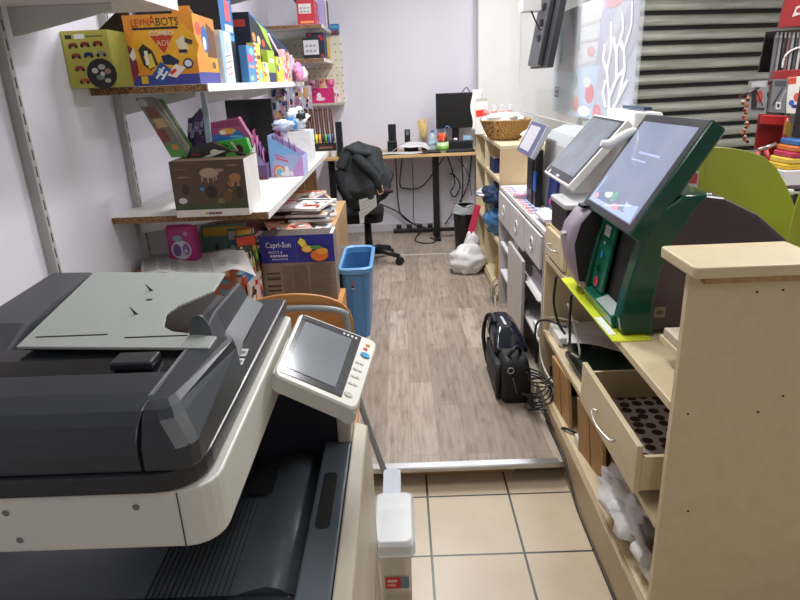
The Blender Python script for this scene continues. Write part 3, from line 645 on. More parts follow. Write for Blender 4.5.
aisle_pack('toy_pouch', 'white and pale blue toy pouch beside the orange robot box', 'toy pouch', 2.67, 2.84, .20, 'e7edf4', [('p', [(0, 1), (.35, 1), (.2, .0), (0, 0)], 'a8cfe8'), ('e', .6, .7, .2, .12, 'c7dced')]+[('l', .3, .15+.12*i, .8, .2+.12*i, .02, 'c07a90') for i in range(4)], .05, mat='foil', side=[('r', .1, .1, .9, .9, 'cfe0ee')])
bb = carton('game_box', 'big black board game box with blue side behind the white pouch', 'game box', -.92, 2.88, S1+.001, .35, .22, .36, 0, '15161b', '1f6aa8', '15161b', [('e', .62, .78, .07, .07, 'b9a98a'), ('e', .62, .78, .05, .05, '2a2624'), ('e', .28, .99, .1, .08, 'c9c4bb')], [('r', 0, 0, 1, .5, '0e1016'), ('r', .4, .72, .8, .95, 'e05a64'), ('r', .3, .6, .9, .68, 'c9e0f0'), ('r', .1, .5, .9, .56, '5aa0d8')])
aisle_pack('candy_pack', 'blue upright pack next to the striped candy pack', 'pack', 3.11, 3.27, .165, '4f8fc9', [('r', .1, .55, .7, .75, 'e0507a'), ('r', .15, .4, .85, .48, 'f0a070'), ('e', .4, .12, .25, .08, 'a8d090'), ('e', .6, .85, .3, .1, '8fc4ea')], .035)
aisle_pack('candy_pack', 'pack with red and white striped edge on the upper shelf', 'pack', 3.28, 3.42, .185, 'f0d45a', [('r', 0, 0, .25, 1, 'f6f2ee')]+[('r', 0, .05+.14*i, .25, .12+.14*i, 'd03a3a') for i in range(7)]+[('e', .65, .2, .3, .12, '8cc9c0'), ('r', .35, .6, .9, .7, '5b4a32')], .035)
aisle_pack('candy_pack', 'low yellow and turquoise pack in front of the green one', 'pack', 3.43, 3.58, .10, 'e8dc7a', rart('blue', 5, 8, sz=.4), .03, x1=-.697)
aisle_pack('display_box', 'large black and lime display box with sloping blue top edge', 'display box', 3.45, 4.6, .34, '1a1e2c', [('p', [(0, 1), (.35, 1), (.5, .6), (.35, .75), (.2, .95), (0, .99)], '9cc93a'), ('p', [(0, .97), (1, .97), (1, 1), (0, 1)], '2b62a8')]+[ell(.06+.1*i, .68, .035, c, 2) for i, c in enumerate(('d88a4a', 'e0c9a0', 'c04a3a'))]+[ell(.1+.12*i, .48, .04, 'd8d0c4', 2) for i in range(3)]+[('l', .4, .95, 1, .2, .06, 'd8c0d0')], .22, x1=-.745, zt2=.20, side=[('r', .1, .8, .9, .9, 'b03a30')])
aisle_pack('snack_box', 'lime and navy slim carton on the upper shelf', 'carton', 3.60, 3.80, .165, '9cb93a', [('r', 0, 0, 1, .3, '26305c'), ('r', .2, .62, .8, .75, 'eef0e0')], .03)
aisle_pack('snack_box', 'yellow pack between the lime carton and the pink toys', 'carton', 3.84, 4.06, .14, 'd8cf4a', rart('toy', 11, 7, sz=.3), .03)
cols = ('f3c9da', 'e8b070', 'c9dcec', 'f2a0c0', 'e8e0da', 'e0a8c8')
for i, c in enumerate(cols):
    y = 4.08+i*.115
    aisle_pack('toy_pack', 'small toy card, %s, near the far end of the upper shelf' % ('pale pink', 'tan and yellow', 'pale blue', 'strong pink', 'off-white', 'lilac pink')[i], 'toy pack', y, y+.10, .19-.012*i if i < 4 else .12, c, rart('pink' if i % 2 == 0 else 'blue', 30+i, 9, sz=.45), .025, dx=.004*(i % 3))
b = MB(); b.blob((-.66, 4.42, S1+.06), (.025, .09, .06), 4, .2, col='f08fb8'); b.blob((-.66, 4.62, S1+.05), (.028, .07, .05), 8, .25, col='f2c4d8'); 
tag(b.build('doll_pack', 'foil'), 'pink doll pack in film at the far corner of the upper shelf', 'toy pack').location.z = S1+.001
# hanging blister packs under the end of the upper shelf
for i, (y, x, h, c) in enumerate(((4.0, -.72, .20, '3a4a78'), (4.2, -.73, .26, 'b8b0b8'), (4.4, -.70, .17, '8a5f88'), (4.58, -.66, .24, 'c9a8b8'))):
    b = MB(); b.box(x-.06, x+.05, y, y+.012, S1-.028-h, S1-.028, 'a9a6b4'); q = quadmap((x-.06, y, S1-.028), (x+.05, y, S1-.028), (x+.05, y, S1-.028-h), (x-.06, y, S1-.028-h))
    b.art(q, rart([c, '2a2f45', 'e8e4e4', 'c07a94', 'b9935a'], 60+i, 22, sz=.32)); tag(b.build('blister_pack', 'foil'), 'small toy in a clear pack hanging under the upper shelf, %s' % ('mostly navy', 'mostly grey, the longest', 'mostly plum, the shortest', 'pinkish, nearest the far end')[i], 'toy pack', None)
# -- far corner
def on(shelfz): return shelfz+.001
carton('toy_box', 'red box with white panel on the small top far shelf', 'toy box', -.685, 5.21, on(1.90), .135, .25, .17, 0, 'c0303a', 'c8506a', 'b02a34', [('r', .1, .45, .8, .85, 'd9d4d2'), ('r', .15, .05, .9, .14, 'f0a060')]+[('r', .18+.2*i, .5+.15*k, .3+.2*i, .56+.15*k, '8b8688') for i in range(3) for k in range(2)], rart('pink', 3, 6))
carton('toy_box', 'blue box lying on top of the red box', 'toy box', -.70, 5.22, on(1.90)+.172, .15, .2, .05, 3, '2f6f9e', '223a5a', '2f6f9e', rart('dark', 4, 5))
carton('toy_box', 'lilac box standing behind the red box on the top far shelf', 'toy box', -.60, 5.5, on(1.90), .04, .16, .2, 0, 'b9a8dc', 'c4b4e4', 'ded6f0', (), rart('pink', 6, 8))
carton('toy_box', 'white and dark slim pack at the edge of the top far shelf', 'toy box', -.59, 5.70, on(1.90), .03, .15, .22, 0, 'efe6e2', '3a2028', 'efe6e2', (), rart('mag', 7, 8))
carton('framed_pack', 'pale pack in a thick black frame on the lower far shelf', 'pack', -.665, 5.21, on(1.655), .135, .06, .15, 0, '16161a', '16161a', '16161a', [('r', .06, .18, .93, .88, 'c9c7c9')]+[('r', .18+.22*i, .3+.25*k, .32+.22*i, .42+.25*k, '8f8c92') for i in range(3) for k in range(2)])
carton('pack', 'dark blue folded pack behind the black framed pack', 'pack', -.64, 5.29, on(1.655), .14, .1, .19, -6, '2a3550', '2a3550', '2a3550', rart('dark', 9, 6))
carton('pack', 'yellow slim pack on the lower far shelf', 'pack', -.60, 5.62, on(1.655), .05, .14, .17, 0, 'e8b83a', 'e0b040', 'e8b83a', rart('toy', 10, 5), rart('toy', 12, 5))
b = MB(); b.box(-.57, -.50, 5.87, 5.949, 1.871, 1.95, '2a7ab8'); b.art(quadmap((-.57, 5.87, 1.95), (-.50, 5.87, 1.95), (-.50, 5.87, 1.871), (-.57, 5.87, 1.871)), [('r', 0, 0, 1, .35, '7a2f3a'), ('r', .1, .6, .9, .8, '5ab0dc')]); tag(b.build('toy_box'), 'small blue box on top of the cream pegboard', 'toy box')
carton('toy_box', 'magenta toy box with white cloud print on the pegboard ledge', 'toy box', -.69, 5.67, 1.3055, .24, .09, .125, 0, 'cf2470', 'd8307a', 'e04a8a', [('e', .55, .28, .17, .12, 'f0d8e4'), ('e', .5, .5, .08, .2, 'f2e0ea'), ('e', .2, .7, .06, .1, 'f0c040'), ('e', .35, .8, .05, .06, 'f080b0'), ('r', .08, .2, .2, .3, 'e86aa0')])
for i, (x, z, c) in enumerate(((-.74, 1.44, 'f0a0bc'), (-.66, 1.45, 'f0c890'), (-.6, 1.44, 'e86a8a'))):
    b = MB(); b.box(x-.04, x+.035, 5.79, 5.83, 1.306, z+.06, c); b.art(quadmap((x-.04, 5.79, z+.06), (x+.035, 5.79, z+.06), (x+.035, 5.79, 1.4), (x-.04, 5.79, 1.4)), rart('pink', 80+i, 8, sz=.5)); tag(b.build('toy_pack', 'foil'), ('pale pink', 'peach', 'deep pink')[i]+' toy pack standing behind the magenta box', 'toy pack')
b = MB(); b.box(-.56, -.515, 5.69, 5.73, 1.306, 1.44, 'efe4e6'); b.art(quadmap((-.56, 5.69, 1.44), (-.515, 5.69, 1.44), (-.515, 5.69, 1.306), (-.56, 5.69, 1.306)), rart(['c03a4a', 'f2b0c0', 'ffffff'], 90, 6, sz=.5)); tag(b.build('toy_pack'), 'white and red slim pack right of the magenta box', 'toy pack')
# -- counter-height shelf
bf = [('r', 0, 0, 1, 1, '54402f'), ('r', 0, .0, 1, .13, 'd9d4cb'), ('r', 0, .13, 1, .24, '3b4a26'), ('r', 0, .20, 1, .30, '46482b')]
for (a, c_, w_, h_, c) in ((.52, .78, .13, .09, 'a58f78'), (.66, .82, .06, .03, '93806b'), (.22, .74, .03, .1, '6a3d2c'), (.86, .68, .08, .08, 'a06a40'), (.80, .58, .05, .06, '9a5a34'), (.18, .5, .05, .1, '3c221a'), (.52, .44, .08, .11, '2a1f18'), (.4, .5, .03, .03, '3f86c0'), (.77, .45, .03, .03, '8a7a30'), (.74, .36, .06, .1, '6b4a2a'), (.9, .42, .05, .12, '3a2a1e'), (.38, .27, .08, .05, '5d3b22'), (.64, .28, .05, .05, '7a6a3a'), (.12, .30, .06, .055, 'c9c9c4'), (.16, .72, .08, .015, '8a7458'), (.84, .90, .08, .015, '8a7458'), (.14, .86, .12, .01, '76634c')):
    bf.append(('e', a, c_, w_, h_, c))
for (a, c_) in ((.42, .68), (.50, .66), (.57, .67), (.61, .70), (.82, .58), (.9, .58)): bf.append(('r', a-.012, c_-.05, a+.012, c_+.03, '9c866e'))
root, qf, qs, qt = carton('display_box', 'brown animal figure display box overflowing with toy packs', 'display box', -.708, 2.29, S2+.001, .272, .22, .205, 0, '54402f', 'dedad6', '54402f', bf, parts='box_front')
root.children[0].data.materials.clear(); root.children[0].data.materials.append(M['card'])
b = MB(); b.art(qf, [('e', .42, .065, .018, .03, 'd8b23a')]+[('e', .455+.022*i, .06, .011, .022, ('4f7a3c', '2a4a80')[i % 2]) for i in range(4)]+[('e', .55+.022*i, .06, .011, .022, '8a1f22') for i in range(4)], .0022); b.build('logo_mark', 'card', root)
def slab_px(pts, y, d, col, art_items=None, mat='card'):
    P_ = [at(px, py, y=y) for px, py in pts]; b = MB(); b.prism([(p.x, p.z) for p in P_], 'y', y, y+d, col)
    if art_items and len(P_) == 4: b.art(quadmap(*P_), art_items)
    return b
for i in range(3):
    dx = i*5
    b = slab_px([(135+dx, 98+i*1), (150+dx, 97+i*1), (190+dx*.6, 158), (172+dx*.6, 161)], 2.40+i*.035, .03, ('6f6a5a', '8d8a7c', '4f7a3c')[i], [('r', .1, .02, .9, .25, '4c8a3a'), ('r', .2, .68, .9, .85, '6a4034'), ('e', .3, .92, .3, .06, 'a8a898'), ('r', .3, .52, .95, .66, 'b0906a'), ('r', .1, .3, .6, .5, '7a4238'), ('e', .6, .2, .2, .05, 'b87a50')], 'card')
    for v in b.v: v.z = max(v.z, S2+.21)
    tag(b.build('toy_card', 'foil'), ('front', 'middle', 'rear')[i]+' one of the green-brown toy cards leaning out of the brown box', 'toy pack')
b = slab_px([(188, 122), (200, 108), (206, 118), (206, 202), (186, 204)], 2.52, .02, '4a3566', None); b.art(quadmap(*[at(*p, y=2.52) for p in ((188, 112), (206, 112), (206, 148), (184, 150))]), rart(['6d4a9a', '3c2a5a', '8f7ac0', 'b0b0c8', '2a2436'], 21, 12, y1=.85, sz=.35))
o = tag(b.build('toy_card', 'foil'), 'purple fan-shaped toy card standing in the brown box', 'toy pack')
b = slab_px([(200, 92), (204, 92), (209, 114), (212, 150), (207, 150), (203, 115)], 2.5, .01, '9aa8b8'); tag(b.build('toy_card', 'foil'), 'narrow blue-grey toy pack standing upright in the brown box', 'toy pack')
b = slab_px([(209, 123), (238, 117), (251, 138), (252, 146), (212, 144)], 2.545, .04, 'a0497a'); b.art(quadmap(*[at(*p, y=2.545) for p in ((210, 123), (238, 118), (250, 142), (212, 142))]), [('r', .05, .7, .95, .95, '8c3560'), ('e', .5, .5, .28, .14, 'e8a050'), ('e', .35, .45, .1, .1, 'f2e2d0'), ('p', [(0, .05), (.1, .4), (.5, .25), (.8, .55), (1, .1)], '2f6fc0'), ('e', .7, .25, .2, .06, '5fa8e0')])
tag(b.build('toy_pouch', 'foil'), 'pink and blue toy pouch at the back of the brown box', 'toy pouch')
b = slab_px([(211, 143), (246, 138), (250, 150), (249, 160), (212, 160)], 2.46, .04, '3fae3a'); b.art(quadmap(*[at(*p, y=2.46) for p in ((211, 143), (247, 139), (249, 158), (212, 158))]), [('e', .3, .6, .2, .25, '2a2a1c'), ('e', .3, .6, .1, .14, 'b08a3a'), ('e', .75, .4, .12, .35, '3b2a20'), ('l', .55, .95, .75, .3, .06, 'e8c8b0')])
tag(b.build('toy_pouch', 'foil'), 'bright green toy pouch in the middle of the brown box', 'toy pouch')
b = slab_px([(190, 147), (212, 142), (232, 151), (246, 154), (246, 162), (186, 162)], 2.40, .04, '23261f'); b.art(quadmap(*[at(*p, y=2.40) for p in ((190, 148), (245, 148), (246, 161), (188, 161))]), [('l', .2, .1, .6, .8, .12, 'c8c8c0'), ('e', .75, .4, .1, .3, '4f8f3a'), ('e', .45, .7, .08, .2, 'd8d4c0'), ('r', .05, .4, .2, .6, '6d2a20')])
tag(b.build('toy_pouch', 'foil'), 'black toy pouch lying along the front rim of the brown box', 'toy pouch')
# white price card right of the box
b = MB(); b.slab([at(246, 160, y=2.6), at(255, 143, y=2.75), at(258, 172, y=2.75), at(253, 205, y=2.42)], .002, 'f2f0ee'); o = b.build('price_card', 'clear'); tag(o, 'clear acrylic divider standing right of the brown display box', 'divider')
# black monitor
t = thing('monitor', 'black flat monitor standing in shade under the upper shelf', 'monitor', (-.86, 3.72, S2+.001))
b = MB(); b.box(-.99, -.725, 3.70, 3.73, S2+.07, 1.40, '0c0c0f'); m_ = b.build('housing', 'plastic', t, .004); b = MB(); b.box(-.978, -.737, 3.6985, 3.6998, S2+.085, 1.388, '08080a'); b.build('display', 'gloss', m_)
b = MB(); b.box(-.89, -.83, 3.73, 3.76, S2+.012, S2+.2, '0c0c0f'); b.loft([rr(-.95, -.77, 3.66, 3.82, .02, z=z) for z in (S2+.001, S2+.012)], '0c0c0f'); b.build('stand', 'plastic', t)
# wedge display boxes
def wedge(x, y, w, d, h, h2, col, art_, label, rz=0):
    t = thing('display_box', label, 'display box', (x, y, S2+.001)); z = S2+.001
    b = MB(); th = .003
    b.prism([(x-w/2, z), (x+w/2, z), (x+w/2, z+h2), (x-w/2, z+h)], 'y', y, y+th, col)
    b.art(lambda s, tt, o=0: Vector((x-w/2+w*s, y-o, z+(h*(1-s)+h2*s)*tt)), art_)
    b.prism([(x-w/2, z), (x+w/2, z), (x+w/2, z+h2), (x-w/2, z+h)], 'y', y+d, y+d+th, col)
    b.box(x+w/2-th, x+w/2, y+th, y+d, z, z+h2, col); b.box(x-w/2, x-w/2+th, y+th, y+d, z, z+h, col); b.build('box_body', 'card', t)
    for i in range(4):
        xx = x-w/2+.02+i*(w-.05)/4; hh = (h*(1-i/4)+h2*i/4)+.03
        b = MB(); b.slab([(xx, y+d-.01, z+.01), (xx+.03, y+.01, z+.01), (xx+.026, y+.012, z+hh), (xx-.004, y+d-.012, z+hh)], .004, ('b85a94', 'd98ab0', '9a6ab0', 'e0a0c4')[i]); b.build('pack', 'foil', t)
    return t
wa = [('r', 0, 0, 1, 1, 'a9b6e2'), ('p', [(0, .3), (0, 1), (1, 1), (.6, .8), (.2, .5)], '7fb4e4'), ('p', [(.5, 0), (1, 0), (1, 1), (.8, .5)], 'c79ad8'), ('e', .28, .12, .2, .22, 'e87a8a'), ('e', .28, .12, .15, .17, 'f0d060'), ('e', .28, .12, .11, .12, '7fc4ea'), ('e', .5, .22, .06, .14, 'f7f2ee'), ('e', .45, .08, .16, .07, 'f4f4fa'), ('e', .62, .1, .08, .1, 'f4e8f2'), ('r', .16, .58, .5, .62, 'd86a90'), ('r', .2, .49, .56, .54, 'd05a80')]
wedge(-.595, 3.27, .17, .17, .21, .10, 'b0b4e0', wa, 'unicorn and rainbow wedge display box at the shelf edge')
wedge(-.735, 3.20, .10, .2, .21, .08, '6a4a78', [('r', 0, 0, 1, 1, '5d4570'), ('r', 0, 0, 1, .18, '6a2f4a'), ('p', [(0, .3), (0, 1), (1, .9), (.3, .4)], '8a78a8')], 'dark purple wedge display box left of the unicorn box')
b = MB(); b.blob((-.64, 3.53, S2+.24), (.06, .04, .03), 5, .3, col='c8d4ea'); b.cyl((-.64, 3.53, S2+.001), (-.64, 3.53, S2+.22), .02, 'c9cbe0'); tag(b.build('toy_pouch', 'foil'), 'crinkled white-blue pouch on a stick behind the unicorn box', 'toy pouch')
carton('white_box', 'plain white open box behind the unicorn display box', 'box', -.598, 3.78, S2+.001, .13, .18, .19, 0, 'e9e9ec', 'dcdcdf', 'c0c0c4')
b = MB(); b.blob((-.62, 3.86, S2+.255), (.07, .06, .06), 15, .25, col='dfe6ee'); b.blob((-.64, 3.81, S2+.235), (.035, .03, .04), 16, .2, col='3a8ad0'); b.blob((-.585, 3.83, S2+.28), (.03, .03, .03), 17, .2, col='2c3038'); tag(b.build('candy_bag', 'foil'), 'blue white and black crinkled candy bag on the white box', 'bag')
b = MB(); b.loft([rr(-.70, -.665, 3.56, 3.575, .007, z=z) for z in (S2+.001, S2+.25)], '9a6e78'); tag(b.build('hair_brush_pack', 'gloss', bevel=.003), 'mauve rounded pack standing beside the crinkled candy bag', 'pack')
# stationery rack
t = thing('stationery_rack', 'brown slotted stationery rack at the far end of the white shelf', 'rack', (-.57, 4.52, S2+.001))
for i in range(6):
    x = -.66+i*.034; b = MB(); b.prism([(x, S2+.06), (x+.026, S2+.06), (x+.020, 1.30), (x-.004, 1.31)], 'y', 4.52, 4.545, '4a2a22'); b.art(quadmap((x-.002, 4.52, 1.30), (x+.02, 4.52, 1.30), (x+.026, 4.52, S2+.07), (x, 4.52, S2+.07)), [('r', .35, .04, .55, .95, '8c6a58')]); b.build('slot', 'gloss', t)
b = MB(); b.box(-.67, -.455, 4.48, 4.58, S2+.001, S2+.05, '1c1412'); b.art(quadmap((-.67, 4.48, S2+.05), (-.455, 4.48, S2+.05), (-.455, 4.48, S2+.001), (-.67, 4.48, S2+.001)), [('r', .45, .35, .9, .6, '7a4a32')]); b.build('tray', 'plastic', t)
for i, c in enumerate(('4f9a5a', '3a7ab0', '7ab84a', 'e8d23a', 'e0902a', '2a2a30', '5aa040', '3060a0', '2c3a50')):
    x = -.655+i*.022; b = MB(); b.cyl((x, 4.495, S2+.051), (x, 4.495, S2+.115), .0085, c, n=8); tag(b.build('marker_pen', 'plastic'), 'coloured marker in the tray of the brown stationery rack, %s' % ('sea green', 'blue', 'leaf green', 'yellow', 'orange', 'black', 'grass green', 'dark blue', 'slate')[i], 'pen', None)
b = MB(); b.loft([rr(-.555, -.50, 5.52, 5.58, .008, z=z) for z in (.862, 1.15)], '202327'); tag(b.build('speaker', 'plastic'), 'black upright desk speaker behind the jacket on the desk', 'speaker')
b = MB(); b.box(-.605, -.565, 5.50, 5.56, .862, 1.03, 'dcd8d6'); tag(b.build('card_holder', 'plastic', bevel=.003), 'pale card holder left of the speaker behind the jacket', 'card holder')
# -- low shelf: bag, papers, comics, carton
t = thing('toy_bag', 'small magenta bag with two animal stickers under the white shelf', 'bag', (-.925, 2.53, .78)); b = MB()
b.box(-.985, -.865, 2.50, 2.57, .781, .945, 'b02f78'); b.build('bag_body', 'plastic', t, .018, seg=4)
q = quadmap((-.975, 2.4995, .935), (-.875, 2.4995, .935), (-.875, 2.4995, .80), (-.975, 2.4995, .80))
b = MB(); b.art(q, [('e', .5, .3, .42, .3, 'd9d0e0'), ('e', .32, .3, .17, .2, '6a5590'), ('e', .7, .32, .15, .18, '8a6aa8'), ('e', .68, .26, .06, .06, 'e8d8e8'), ('e', .4, .66, .2, .1, '7fb0b8'), ('e', .75, .8, .1, .07, 'b88ac0')]); b.build('sticker', 'card', t)
# leaning comics below the counter-height shelf
cm = (('green and orange children comic', -.80, 2.68, '5f8f8a', 'green'), ('turquoise comic behind the paper sheets', -.735, 2.665, '3f8f98', 'blue'), ('red-orange comic', -.69, 2.64, 'c0563a', 'toy'), ('dark comic with bright figures', -.665, 2.60, '3a4a3a', 'green'))
for i, (l, x, y, c, pal) in enumerate(cm):
    b = MB(); b.M = Matrix.Translation((x, y, .537)) @ Matrix.Rotation(R((8, -6, 20, 35)[i]), 4, 'Z') @ Matrix.Rotation(R(-8), 4, 'X')
    w_, h_ = (.2, .12, .07, .09)[i], (.36, .34, .35, .33)[i]
    b.box(-w_/2, w_/2, 0, .008, 0, h_, c, cols={'right': 'e8e4dc', 'top': 'e8e4dc'}); b.art(quadmap((-w_/2, 0, h_), (w_/2, 0, h_), (w_/2, 0, 0), (-w_/2, 0, 0)), [('r', .05, .86, .95, .97, ('d8b23a', 'e8e0d0', 'e8c04a', 'c9402a')[i])]+rart(pal, 40+i, 22, y1=.85, sz=.3))
    tag(b.build('comic', 'card'), l+' standing on the low pine shelf', 'comic')
# paper sheets draped over the shelf
def paper_fn(u, v):
    a, c_, d, e = at(141, 257, z=.80), at(243, 248, z=.80), at(256, 271, z=.80), at(141, 277, z=.80)
    p = (a*(1-u)+c_*u)*(1-v)+(e*(1-u)+d*u)*v
    p = p.copy(); p.z = .80+.012*math.sin(u*9)*(.4+v)-.03*max(0, u-.8)*5*v; return p
t = thing('paper_sheets', 'wavy printed white paper sheets lying in front of the magenta bag', 'papers', (-.82, 2.45, .79))
b = MB(); b.sheet(lambda u, v: paper_fn(u, 1-v), 24, 8, 'dcdad8', .0012); b.build('sheet', 'paper', t)
b = MB(); pq = lambda s, tt, o=0: paper_fn(s, 1-tt)+Vector((0, 0, .0015+o))
for i in range(13):
    a = .78-.055*i
    for k, (x0_, x1_) in enumerate(((.03, .16), (.17, .26), (.27, .36))): b.art(pq, [('r', x0_, a, x1_-.01*((i*7+k) % 4), a+.018, '8b8a8c')])
for x0_ in (.42, .55, .68, .82):
    for i in range(6): b.art(pq, [('r', x0_, .75-.1*i, x0_+.07+.01*(i % 3), .765-.1*i, '9a9698')])
b.art(pq, [('l', .635, .1, .635, .9, .004, '6a66a0'), ('e', .78, .5, .05, .1, 'c9c4cc')]); b.build('print', 'paper', t)
b = MB(); b.box(-1.1, -.70, 2.42, 2.58, .536, .78, 'a4573a'); q = quadmap((-1.1, 2.42, .78), (-.70, 2.42, .78), (-.70, 2.42, .536), (-1.1, 2.42, .536)); b.art(q, rart(['d8693a', '3a2a28', '7a3424', 'e8a87a', '5a8a9a'], 77, 22, y0=.4, sz=.25))
tag(b.build('toy_carton'), 'orange-red toy carton directly below the loose paper sheets', 'carton')
b = MB(); b.M = Matrix.Translation((-.715, 2.46, .537)) @ Matrix.Rotation(R(-12), 4, 'Z'); b.box(-.04, .04, 0, .1, 0, .20, '3f86c8', cols={'top': 'a8d4ee'}); b.art(quadmap((-.04, 0, .2), (.04, 0, .2), (.04, 0, 0), (-.04, 0, 0)), rart(['8fd0f0', '2a5fa0', 'e8e4e4', 'c05a4a'], 78, 14, sz=.35)); tag(b.build('toy_carton', 'foil'), 'light blue toy carton right of the orange-red carton', 'carton')
for i, (x, c) in enumerate(((-.668, 'c85a3c'), (-.648, 'e8dcd8'))):
    b = MB(); b.M = Matrix.Translation((x, 2.45, .537)) @ Matrix.Rotation(R(88), 4, 'Z'); b.box(0, .20, 0, .012, 0, (.19, .16, .24)[i], c, cols={'top': 'efe9e2'}); b.art(quadmap((0, 0, .2), (.2, 0, .2), (.2, 0, 0), (0, 0, 0)), rart('toy', 50+i, 10, sz=.3, y1=.75)); tag(b.build('magazine'), ('red-backed', 'white-backed', 'dark-backed')[i]+' magazine standing between the comics and the drink carton', 'magazine')
# drink carton
cz = .537
root, qf, qs, qt = carton('drink_carton', 'blue and grey drink carton with orange print behind the copier', 'carton', -.478, 2.68, cz, .33, .12, .305, 0, '8b8076', '8b8076', '4a423c',
    [('r', 0, .59, 1, 1, '2a2f96'), ('r', .48, .59, .487, 1, '4a50b0'), ('r', .055, .33, .235, .36, '3c3630'), ('r', .055, .22, .235, .255, '3c3630'), ('r', .055, .36, .235, .39, '6b635a'), ('r', .055, .155, .235, .185, '3c3630'), ('r', .055, .42, .235, .45, '4c453e')]
    + [('r', .27+.0, .55-.018*i, .40, .555-.018*i, '5d554c') for i in range(0, 28)] + [('r', .42, .55-.018*i, .63-.01*(i % 3), .556-.018*i, '5d554c') for i in range(28)] + [('r', .65, .55-.018*i, .96-.015*(i % 4), .556-.018*i, '5d554c') for i in range(28)]
    + [('p', [(.52, .90), (.56, .97), (.62, .93), (.64, .86), (.58, .82)], 'f0e04a'), ('e', .64, .80, .075, .055, 'e8a83a'), ('e', .64, .80, .055, .04, 'f4d070'), ('e', .80, .70, .12, .09, 'e8782a'), ('e', .84, .76, .08, .05, 'f0a848'), ('e', .76, .82, .08, .03, '5a9a3a')], parts='carton_body')
text('Capri-Sun', qf, .08, .80, .42, .905, 'f4f4fa', root); text('FRUITY &', qf, .11, .735, .30, .775, 'dcdcf0', root); b = MB(); b.art(qf, [('r', .13+.035*i, .685, .155+.035*i, .715, 'dcdcf0') for i in range(7)]+[('r', .15+.028*i, .64, .168+.028*i, .66, 'c8c8e8') for i in range(8)], .0022); b.build('small_print', 'card', root)
b = MB(); b.M = Matrix.Translation((-.478, 2.68, cz)); b.box(.150, .163, .0, .12, .3055, .3085, 'e4e0dc'); b.build('open_flap', 'card', root)
# magazine piles on the low cabinet
rg = random.Random(8)
mags = []
names = ('ivory', 'brick red', 'striped grey', 'salmon', 'pale blue', 'white and red', 'grey news', 'plum', 'cream', 'silver', 'tan', 'navy and white', 'pink', 'dark red', 'off-white', 'sand')
spots = [(-.50, 3.02, 6), (-.72, 3.06, -5), (-.49, 3.04, -9), (-.60, 3.14, 18), (-.50, 3.30, 4), (-.64, 3.36, -10), (-.50, 3.62, 8), (-.66, 3.72, 12), (-.49, 3.30, -6), (-.52, 3.66, -4), (-.56, 3.88, 15), (-.50, 3.34, 10), (-.66, 3.34, 4), (-.53, 3.70, 20), (-.50, 3.28, -14), (-.62, 3.86, -12)]
hts = {}
for i, (x, y, a) in enumerate(spots):
    key = (y > 3.5); z = hts.get(key, .746); hts[key] = z+.0125
    cc = ('e2ddd0', '8a3430', 'c4c4c4', 'd89a88', 'a9bcd0', 'ded6d4', 'b9b7b6', '6a4458', 'ddd2be', 'c0c4c8', 'b99a70', '3a4560', 'd8a0b4', '7a2a2c', 'e6e2de', 'cbb58e')[i]
    b = MB(); b.M = Matrix.Translation((x, y, z)) @ Matrix.Rotation(R(a), 4, 'Z'); h = .012
    b.box(-.105, .105, -.14, .15, 0, h, cc, cols={'front': 'e9e5df', 'right': 'e2ded8'})
    b.art(quadmap((-.105, .15, h), (.105, .15, h), (.105, -.14, h), (-.105, -.14, h)), [('r', .1, .8, .9, .93, ('c03a3a', '2a4a80', '333333')[i % 3])]+rart('mag', 100+i, 14, y1=.8, sz=.35))
    tag(b.build('magazine'), '%s magazine lying on the low pine cabinet' % names[i], 'magazine')
for i, (x, y, c) in enumerate(((-.84, 3.0, '7a2c30'), (-.84, 3.02, '58201f'))):
    b = MB(); b.box(x-.12, x+.1, y-.05, y+.10, .746+.035*i, .780+.035*i, c); q = quadmap((x-.12, y-.05, .78+.035*i), (x+.1, y-.05, .78+.035*i), (x+.1, y-.05, .746+.035*i), (x-.12, y-.05, .746+.035*i)); b.art(q, [('r', .1, .3, .8, .7, 'c08a60')]); tag(b.build('sweet_box'), ('lower', 'upper')[i]+' of the two flat dark red boxes on the magazines', 'box')
# ================================================================== BLUE BIN
t = thing('waste_bin', 'blue plastic waste bin beside the drink carton', 'bin', (-.28, 3.52, .08))
bl = '5a93cc'
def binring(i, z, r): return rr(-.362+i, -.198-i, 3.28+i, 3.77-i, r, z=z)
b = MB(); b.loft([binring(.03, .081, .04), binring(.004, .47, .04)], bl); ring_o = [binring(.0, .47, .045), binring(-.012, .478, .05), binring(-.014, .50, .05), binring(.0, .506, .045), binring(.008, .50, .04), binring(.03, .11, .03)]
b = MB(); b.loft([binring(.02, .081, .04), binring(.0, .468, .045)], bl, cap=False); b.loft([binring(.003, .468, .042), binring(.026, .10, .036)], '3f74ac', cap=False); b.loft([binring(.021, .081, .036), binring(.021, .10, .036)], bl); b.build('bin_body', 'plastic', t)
b = MB(); b.loft([binring(.0, .462, .045), binring(-.014, .470, .055), binring(-.016, .497, .055), binring(-.006, .506, .05), binring(.004, .497, .045), binring(.004, .462, .04)], '6aa4dc', cap=False, smooth=False); b.build('rolled_rim', 'plastic', t)
p = at(354, 288, y=3.28)
b = MB(); b.M = Matrix.Translation((-.297, 3.2785, .40)); b.box(-.007, .007, -.003, 0, -.012, .004, '2a1a24'); b.box(-.004, .005, -.004, -.001, 0, .03, 'd05a6a'); b.box(-.01, .01, -.003, 0, -.02, -.012, 'c9d4e4'); b.build('sticker', 'card', t)
b = MB(); b.box(-.236, -.232, 3.272, 3.279, .12, .44, '4a80ba'); b.box(-.305, -.301, 3.272, 3.279, .12, .44, '4a80ba'); b.build('moulded_rib', 'plastic', t, .001)
